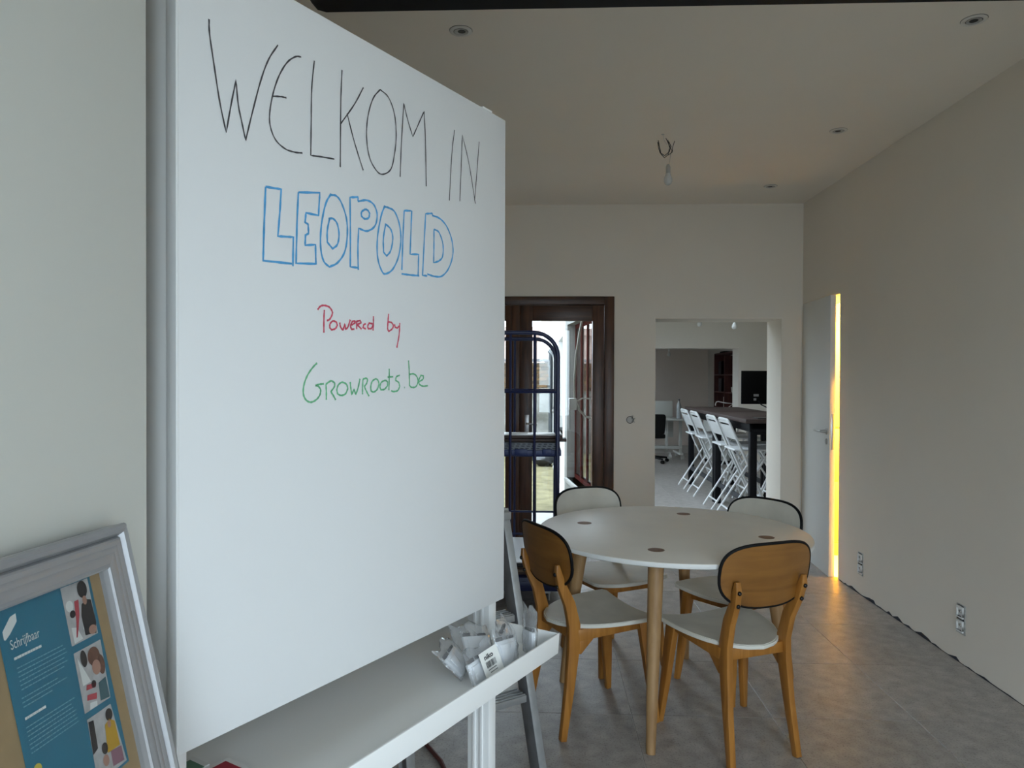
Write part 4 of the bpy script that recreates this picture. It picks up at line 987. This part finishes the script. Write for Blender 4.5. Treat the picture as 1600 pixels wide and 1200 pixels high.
sp = spot('recessed spotlight above the whiteboard corner')
for i, (x, y, lab) in enumerate(((-0.337, 2.969, None), (1.721, 2.947, 'recessed spotlight nearest on the right, close to the dark beam'), (1.713, 4.233, 'middle recessed spotlight of the row along the right wall'), (1.708, 5.444, 'farthest recessed spotlight of the row, near the back wall'))):
    c = sp if i == 0 else copy_tree(sp)
    c.location = (x, y, ZC); c.rotation_euler.z = 0.4 * i
    if lab: c['label'] = lab
pb = thing('pendant_bulb', 'bare bulb under a tangle of black wires on the ceiling', 'ceiling light', (0.735, 4.269, ZC))
BW = mat('black_wire', (0.02, 0.02, 0.02), 0.5)
wv = MB()
def arc(cx, w_, top, bot, y, tw):
    return [(cx - w_/2 - 0.006, y, top), (cx - w_/2, y + tw, (top + bot)/2 + .01), (cx - w_ * .36, y + tw, bot + 0.02), (cx, y, bot), (cx + w_ * .36, y - tw, bot + 0.02), (cx + w_/2, y - tw, (top + bot)/2 + .01), (cx + w_/2 - 0.012, y, top + 0.002)]
wv.tube(arc(-0.012, 0.07, -0.045, -0.125, 0, 0.01), 0.0024, 6).tube(arc(-0.016, 0.062, -0.04, -0.142, -0.015, -0.01), 0.0024, 6)
wv.tube([(-0.006, 0, -0.022), (0.012, 0, -0.06), (0.03, 0, -0.095), (0.022, 0, -0.118)], 0.002, 6).tube([(0.045, 0, -0.04), (0.034, 0, -0.075), (0.032, 0, -0.105), (0.008, 0, -0.122)], 0.002, 6)
put('wire_loops', wv, BW, pb)
put('ceiling_hole', MB().lathe([(0.010, 0.0), (0.009, -0.002), (0.0001, -0.002)], (-0.024, 0, 0), 12), SPR, pb)
put('cord', MB().tube([(-0.022, 0, 0), (-0.018, 0, -0.03), (0.0, 0, -0.06)], 0.0022, 5), SPT, pb)
put('cord', MB().tube([(0.022, 0, -0.118), (0.014, -0.02, -0.16), (0.006, -0.03, -0.205)], 0.0016, 5), SPR, pb)
put('lamp_holder', MB().lathe([(0.007, -0.185), (0.013, -0.20), (0.0135, -0.238)], (0.003, -0.03, 0), 14), mat('holder_grey', (0.42, 0.42, 0.41), 0.5), pb)
put('bulb', MB().lathe([(0.012, -0.236), (0.017, -0.250), (0.024, -0.270), (0.0245, -0.285), (0.018, -0.300), (0.008, -0.306), (0.0001, -0.3065)], (0.003, -0.03, 0), 18), mat('frosted_bulb', (0.62, 0.62, 0.60), 0.25), pb)

# ------------------------------------------------------------------ studio beyond the passage
TOPB = wood('dark_table_top', (0.035, 0.020, 0.018), (0.062, 0.038, 0.033), 4, 1, 0.6)


def bar_table(y0, y1, label):
    t = thing('bar_table', label, 'table', (2.30, (y0 + y1) / 2, 0), 0, 'high tables in the studio')
    put('table_top', MB().box((1.965, y0, 1.012), (2.68, y1, 1.052)), TOPB, t, world=True, bev=0.003)
    put('apron', boxes(((2.01, y0 + 0.03, 0.93), (2.04, y1 - 0.03, 1.012)), ((2.61, y0 + 0.03, 0.93), (2.64, y1 - 0.03, 1.012)), ((2.04, y0 + 0.03, 0.90), (2.61, y0 + 0.06, 1.012)), ((2.04, y1 - 0.06, 0.93), (2.61, y1 - 0.03, 1.012))), BLACK, t, world=True, bev=0.002)
    for x in (2.045, 2.605):
        for y in (y0 + 0.045, y1 - 0.045):
            put('leg', MB().box((x - 0.033, y - 0.033, 0), (x + 0.033, y + 0.033, 0.93)), BLACK, t, world=True, bev=0.003)
        put('foot_rail', MB().box((x - 0.014, y0 + 0.078, 0.20), (x + 0.014, y1 - 0.078, 0.25)), mat('charcoal_steel', (0.035, 0.037, 0.042), 0.5), t, world=True, bev=0.002)
    return t


bar_table(6.96, 8.42, 'high dark topped table with black legs, end nearest the passage')
bar_table(8.425, 9.88, 'high dark topped table with black legs, farther half of the pair')
STW = mat('stool_white', (0.70, 0.71, 0.72), 0.4)


def make_stool(label):
    """folding bar chair; local +y faces the table"""
    t = thing('folding_stool', label, 'bar stool', group='white folding bar stools along the high tables')
    w2 = 0.215
    top = [(-w2, 0.22, 0.0), (-w2, -0.04, 0.58), (-w2, -0.215, 0.975), (-w2 + 0.03, -0.232, 1.015), (-w2 + 0.07, -0.236, 1.025), (w2 - 0.07, -0.236, 1.025), (w2 - 0.03, -0.232, 1.015), (w2, -0.215, 0.975), (w2, -0.04, 0.58), (w2, 0.22, 0.0)]
    put('back_frame', MB().tube(top, 0.0125, 8), STW, t)
    w3 = w2 - 0.032
    put('leg_frame', MB().tube([(-w3, -0.265, 0.0), (-w3, 0.185, 0.70), (w3, 0.185, 0.70), (w3, -0.265, 0.0)], 0.0115, 8), STW, t)
    put('backrest', MB().sweep([(0, -0.150, 0.825), (0, -0.188, 0.915), (0, -0.214, 0.965)], [(2 * w2 - 0.03, 0.006)] * 3).box((-w2 + .012, -0.231, 0.985), (w2 - .012, -0.222, 1.020)), STW, t, bev=0.001)
    put('seat', MB().prism([(-0.20, -0.17), (0.20, -0.17), (0.205, 0.10), (0.18, 0.20), (0.12, 0.225), (-0.12, 0.225), (-0.18, 0.20), (-0.205, 0.10)], 0.708, 0.728), STW, t, bev=0.006)
    put('rung', MB().tube([(-w2, -0.0985, 0.712), (w2, -0.0985, 0.712)], 0.009, 8), STW, t)
    put('rung', MB().tube([(-w3, -0.20, 0.10), (w3, -0.20, 0.10)], 0.009, 8), STW, t)
    put('rung', MB().tube([(-w2, 0.115, 0.235), (w2, 0.115, 0.235)], 0.011, 8), STW, t)
    return t


stl = make_stool('white folding stool closest to the passage, left side of the high tables')
names = [('left', -PI / 2, 2.125, ((7.52, None), (8.08, 'white folding stool second from the passage on the left side'), (8.97, 'white folding stool third from the passage on the left side'), (9.57, 'white folding stool farthest from the passage on the left side'))),
         ('right', PI / 2, 2.525, ((7.62, 'white folding stool closest to the passage, right side seen under the table'), (8.12, 'white folding stool second on the far right side under the table'), (8.92, 'white folding stool third on the far right side under the table'), (9.50, 'white folding stool last on the far right side under the table')))]
first = True
for side, rz, x, ys in names:
    for y, lab in ys:
        c = stl if first else copy_tree(stl); first = False
        c.location = (x, y, 0); c.rotation_euler = (0, 0, rz)
        if lab: c['label'] = lab
mo = thing('monitor', 'black monitor seen from behind on the high table', 'monitor', (2.345, 7.40, 1.0525))
put('monitor_back', MB().prism([(-0.30, 0.130), (0.33, 0.130), (0.33, 0.470), (-0.296, 0.470)], 0.0, 0.028, fn=lambda x, z, y: (x, y + 0.04 * (z - 0.13), z)), mat('monitor_black', (0.003, 0.003, 0.003), 0.7, spec=0.1), mo, bev=0.004)
st_ = put('stand', boxes(((-0.03, 0.02, 0.012), (0.05, 0.035, 0.25)), ((-0.12, -0.06, 0), (0.14, 0.12, 0.012))), BLACK, mo, bev=0.003); st_.location.x = 0.10
put('rating_plate', boxes(((-0.178, -0.0015, 0.208), (-0.128, 0.004, 0.232)), ((-0.178, -0.0015, 0.166), (-0.152, 0.004, 0.190))), mat('plate_grey', (0.26, 0.26, 0.26), 0.5), mo)
put('monitor_cable', MB().tube([(-0.135, -0.004, 0.165), (-0.11, -0.03, 0.125), (-0.05, -0.035, 0.095), (0.02, -0.03, 0.085), (0.08, 0.0, 0.02)], 0.006, 6), BLACK, mo)
o = put('tablet', MB().box((2.10, 7.02, 1.0525), (2.36, 7.20, 1.062)), mat('tablet_black', (0.012, 0.012, 0.013), 0.35), bev=0.002); tag(o, 'flat black tablet lying at the near end of the high table', 'tablet')
for i, (x, y, z, lab) in enumerate(((2.264, 8.5, 2.05, 'bare hanging bulb in the studio, the larger right one'), (2.183, 10.0, 2.19, 'bare hanging bulb in the studio, cut off at the passage head'), (2.383, 13.5, 1.88, 'bare hanging bulb in the far room, the lowest'))):
    t = thing('pendant_bulb', lab, 'ceiling light', (x, y, z), 0, 'bare bulbs in the rear rooms')
    put('bulb', MB().lathe([(0.0001, -0.036), (0.018, -0.033), (0.031, -0.018), (0.033, 0.0), (0.027, 0.02), (0.015, 0.045), (0.013, 0.055)], seg=16), mat('milk_bulb', (0.75, 0.75, 0.73), 0.25), t)
    put('lamp_holder', MB().lathe([(0.015, 0.055), (0.016, 0.09), (0.008, 0.10)], seg=12), PWHITE, t)
    put('cord', MB().tube([(0, 0, 0.10), (0, 0, ZC - z)], 0.003, 6), PWHITE, t)

# far room: table on castors with screen, swivel chair, bottle, bookcase, lamp
OFW = mat('office_white', (0.60, 0.60, 0.57), 0.5)
dk = thing('desk', 'white mobile desk with privacy screen in the far room', 'desk', (2.2, 13.0, 0))
put('desk_top', MB().box((1.75, 12.72, 0.690), (2.54, 13.35, 0.715)), OFW, dk, world=True, bev=0.003)
put('privacy_screen', MB().box((1.75, 13.30, 0.72), (2.42, 13.33, 1.02)), OFW, dk, world=True, bev=0.004)
put('modesty_panel', MB().box((1.80, 13.20, 0.36), (2.42, 13.22, 0.66)), OFW, dk, world=True, bev=0.002)
put('frame', boxes(((2.48, 12.95, 0.10), (2.53, 13.0, 0.69)), ((2.24, 13.0, 0.10), (2.29, 13.05, 0.69)), ((1.78, 12.94, 0.17), (2.53, 12.99, 0.22)), ((2.44, 12.70, 0.085), (2.50, 13.35, 0.115))), OFW, dk, world=True, bev=0.003)
for x, y in ((2.30, 12.85), (2.50, 12.75), (2.50, 13.3), (1.80, 12.85)):
    put('castor', MB().tube([(x - 0.025, y, 0.04), (x + 0.025, y, 0.04)], 0.04, 14).box((x - 0.012, y - 0.012, 0.04), (x + 0.012, y + 0.012, 0.12)), mat('castor_white', (0.5, 0.5, 0.48), 0.4), dk, world=True)
oc = thing('office_chair', 'black swivel chair cut off by the passage edge', 'chair', (1.88, 12.35, 0))
OB = mat('office_black', (0.004, 0.004, 0.004), 0.7, spec=0.2)
put('backrest', MB().prism([(-0.22, 0.46), (0.16, 0.46), (0.205, 0.52), (0.225, 0.80), (0.20, 0.83), (-0.22, 0.83)], -0.22, -0.17, fn=lambda x, z, y: (x, y, z)), OB, oc, bev=0.02)
put('seat', MB().box((-0.23, -0.20, 0.42), (0.22, 0.25, 0.49)), OB, oc, bev=0.02)
put('gas_lift', MB().tube([(0, 0, 0.09), (0, 0, 0.43)], 0.025, 10), OB, oc)
for k in range(5):
    a = 0.25 + k * 2 * PI / 5; c, s = math.cos(a), math.sin(a)
    g = put('base_spoke', MB().tube([(0, 0, 0.10), (0.30 * c, 0.30 * s, 0.075)], [0.025, 0.015], 8), OB, oc)
    put('wheel', MB().tube([(0.30 * c - 0.02 * s, 0.30 * s + 0.02 * c, 0.03), (0.30 * c + 0.02 * s, 0.30 * s - 0.02 * c, 0.03)], 0.03, 12), OB, g)
bt = thing('bottle', 'clear plastic bottle standing on the white desk', 'bottle', (2.462, 12.90, 0.7155))
put('body', MB().lathe([(0.036, 0.0), (0.042, 0.01), (0.042, 0.10), (0.039, 0.12), (0.042, 0.14), (0.042, 0.22), (0.030, 0.27), (0.014, 0.30), (0.014, 0.325)], seg=18), mat('bottle_plastic', (0.36, 0.38, 0.39), 0.2), bt)
put('cap', MB().lathe([(0.016, 0.325), (0.016, 0.345), (0.012, 0.348)], seg=14), mat('cap_dark', (0.10, 0.10, 0.12), 0.5), bt)
MAH = wood('mahogany', (0.045, 0.010, 0.008), (0.085, 0.022, 0.016), 5, 2, 0.5)
bc = thing('bookcase', 'dark red-brown bookcase against the side wall of the far room', 'bookcase', (3.40, 12.93, 0))
BX0, BX1, BY0, BY1, BZ = 3.26, 3.56, 12.20, 13.66, 1.875
put('side_panel', MB().box((BX0, BY0, 0), (BX1, BY0 + 0.03, BZ)), MAH, bc, world=True)
put('side_panel', MB().box((BX0, BY1 - 0.03, 0), (BX1, BY1, BZ)), MAH, bc, world=True)
put('divider', MB().box((BX0, 12.90, 0.03), (BX1, 12.93, BZ - 0.03)), MAH, bc, world=True)
put('back_panel', MB().box((BX1 - 0.012, BY0 + 0.03, 0.03), (BX1 - 0.002, BY1 - 0.03, BZ - 0.03)), MAH, bc, world=True)
put('top_panel', MB().box((BX0, BY0, BZ), (BX1, BY1, BZ + 0.025)), MAH, bc, world=True)
for z in (0.03, 0.42, 0.80, 1.175, 1.49):
    put('shelf', MB().box((BX0 + 0.004, BY0 + 0.03, z), (BX1 - 0.012, 12.90, z + 0.02)).box((BX0 + 0.004, 12.93, z), (BX1 - 0.012, BY1 - 0.03, z + 0.02)), MAH, bc, world=True)
bk_cols = [mat('spine_cream', (0.42, 0.39, 0.35), 0.6), mat('spine_grey', (0.26, 0.26, 0.27), 0.6), mat('spine_blue', (0.24, 0.28, 0.33), 0.6), mat('spine_dark', (0.03, 0.025, 0.03), 0.6)]
for i, (y, z, h_, th_, c, lab) in enumerate(((12.96, 1.511, 0.27, 0.05, 0, 'cream spined book next to the divider on the top shelf'), (13.02, 1.511, 0.25, 0.04, 1, 'grey spined book on the top shelf beside the cream one'), (13.28, 1.511, 0.24, 0.20, 3, 'thick black binder at the far end of the top shelf'),
                                             (12.97, 1.196, 0.24, 0.035, 1, 'grey spined book on the middle shelf by the divider'), (13.25, 1.196, 0.24, 0.22, 3, 'thick black binder on the middle shelf'), (13.00, 0.821, 0.30, 0.06, 2, 'pale blue binder on the lower shelf by the divider'), (13.07, 0.821, 0.28, 0.04, 0, 'cream binder on the lower shelf'))):
    t = thing('book', lab, 'book', (3.30, y, z), 0, 'books in the far bookcase')
    put('cover', boxes(((0, 0, 0), (0.20, 0.003, h_)), ((0, th_ - 0.003, 0), (0.20, th_, h_)), ((-0.003, 0, 0), (0, th_, h_))), bk_cols[c], t)
    put('pages', MB().box((0.002, 0.003, 0.003), (0.195, th_ - 0.003, h_ - 0.004)), mat('old_paper', (0.5, 0.47, 0.4), 0.8), t)
o = put('cup', MB().lathe([(0.025, 0.0), (0.04, 0.01), (0.045, 0.09), (0.041, 0.09), (0.036, 0.012), (0.0001, 0.01)], seg=16), bk_cols[0]); o.location = (3.36, 12.66, 1.1955); tag(o, 'pale cup on the middle shelf right of the divider', 'cup')
o = put('vase', MB().lathe([(0.03, 0.0), (0.045, 0.05), (0.035, 0.12), (0.02, 0.16), (0.028, 0.20)], seg=16), bk_cols[0]); o.location = (3.36, 12.48, 1.1955); tag(o, 'slim pale vase on the middle shelf right of the cup', 'vase')
o = put('tray_box', MB().box((3.30, 13.1, BZ + 0.0255), (3.5, 13.4, BZ + 0.055)), OB, bev=0.004); tag(o, 'flat dark box on top of the bookcase', 'box')
lc = thing('low_cabinet', 'low white cabinet in the far room behind the high table', 'cabinet', (3.05, 12.35, 0))
put('carcass', MB().box((-0.22, -0.25, 0.06), (0.15, 0.25, 0.905)), OFW, lc, bev=0.003)
put('plinth', MB().box((-0.20, -0.23, 0), (0.13, 0.23, 0.06)), OB, lc)
put('door', MB().box((-0.215, -0.262, 0.07), (-0.036, -0.2505, 0.895)), OFW, lc, bev=0.002)
put('door', MB().box((-0.032, -0.262, 0.07), (0.146, -0.2505, 0.895)), OFW, lc, bev=0.002)
dl = thing('desk_lamp', 'white swing arm lamp on the low cabinet in the far room', 'lamp', (3.05, 12.25, 0.906))
put('lamp_base', MB().prism([(-0.09, -0.08), (0.06, -0.08), (0.12, 0.06), (-0.03, 0.06)], 0, 0.035), PWHITE, dl, bev=0.01)
put('arm', MB().tube([(0.10, 0, 0.03), (0.20, 0.0, 0.105), (0.06, 0, 0.118), (-0.05, 0, 0.14), (-0.085, 0, 0.135), (-0.10, 0, 0.10), (-0.10, 0, 0.07)], 0.009, 8), PWHITE, dl)
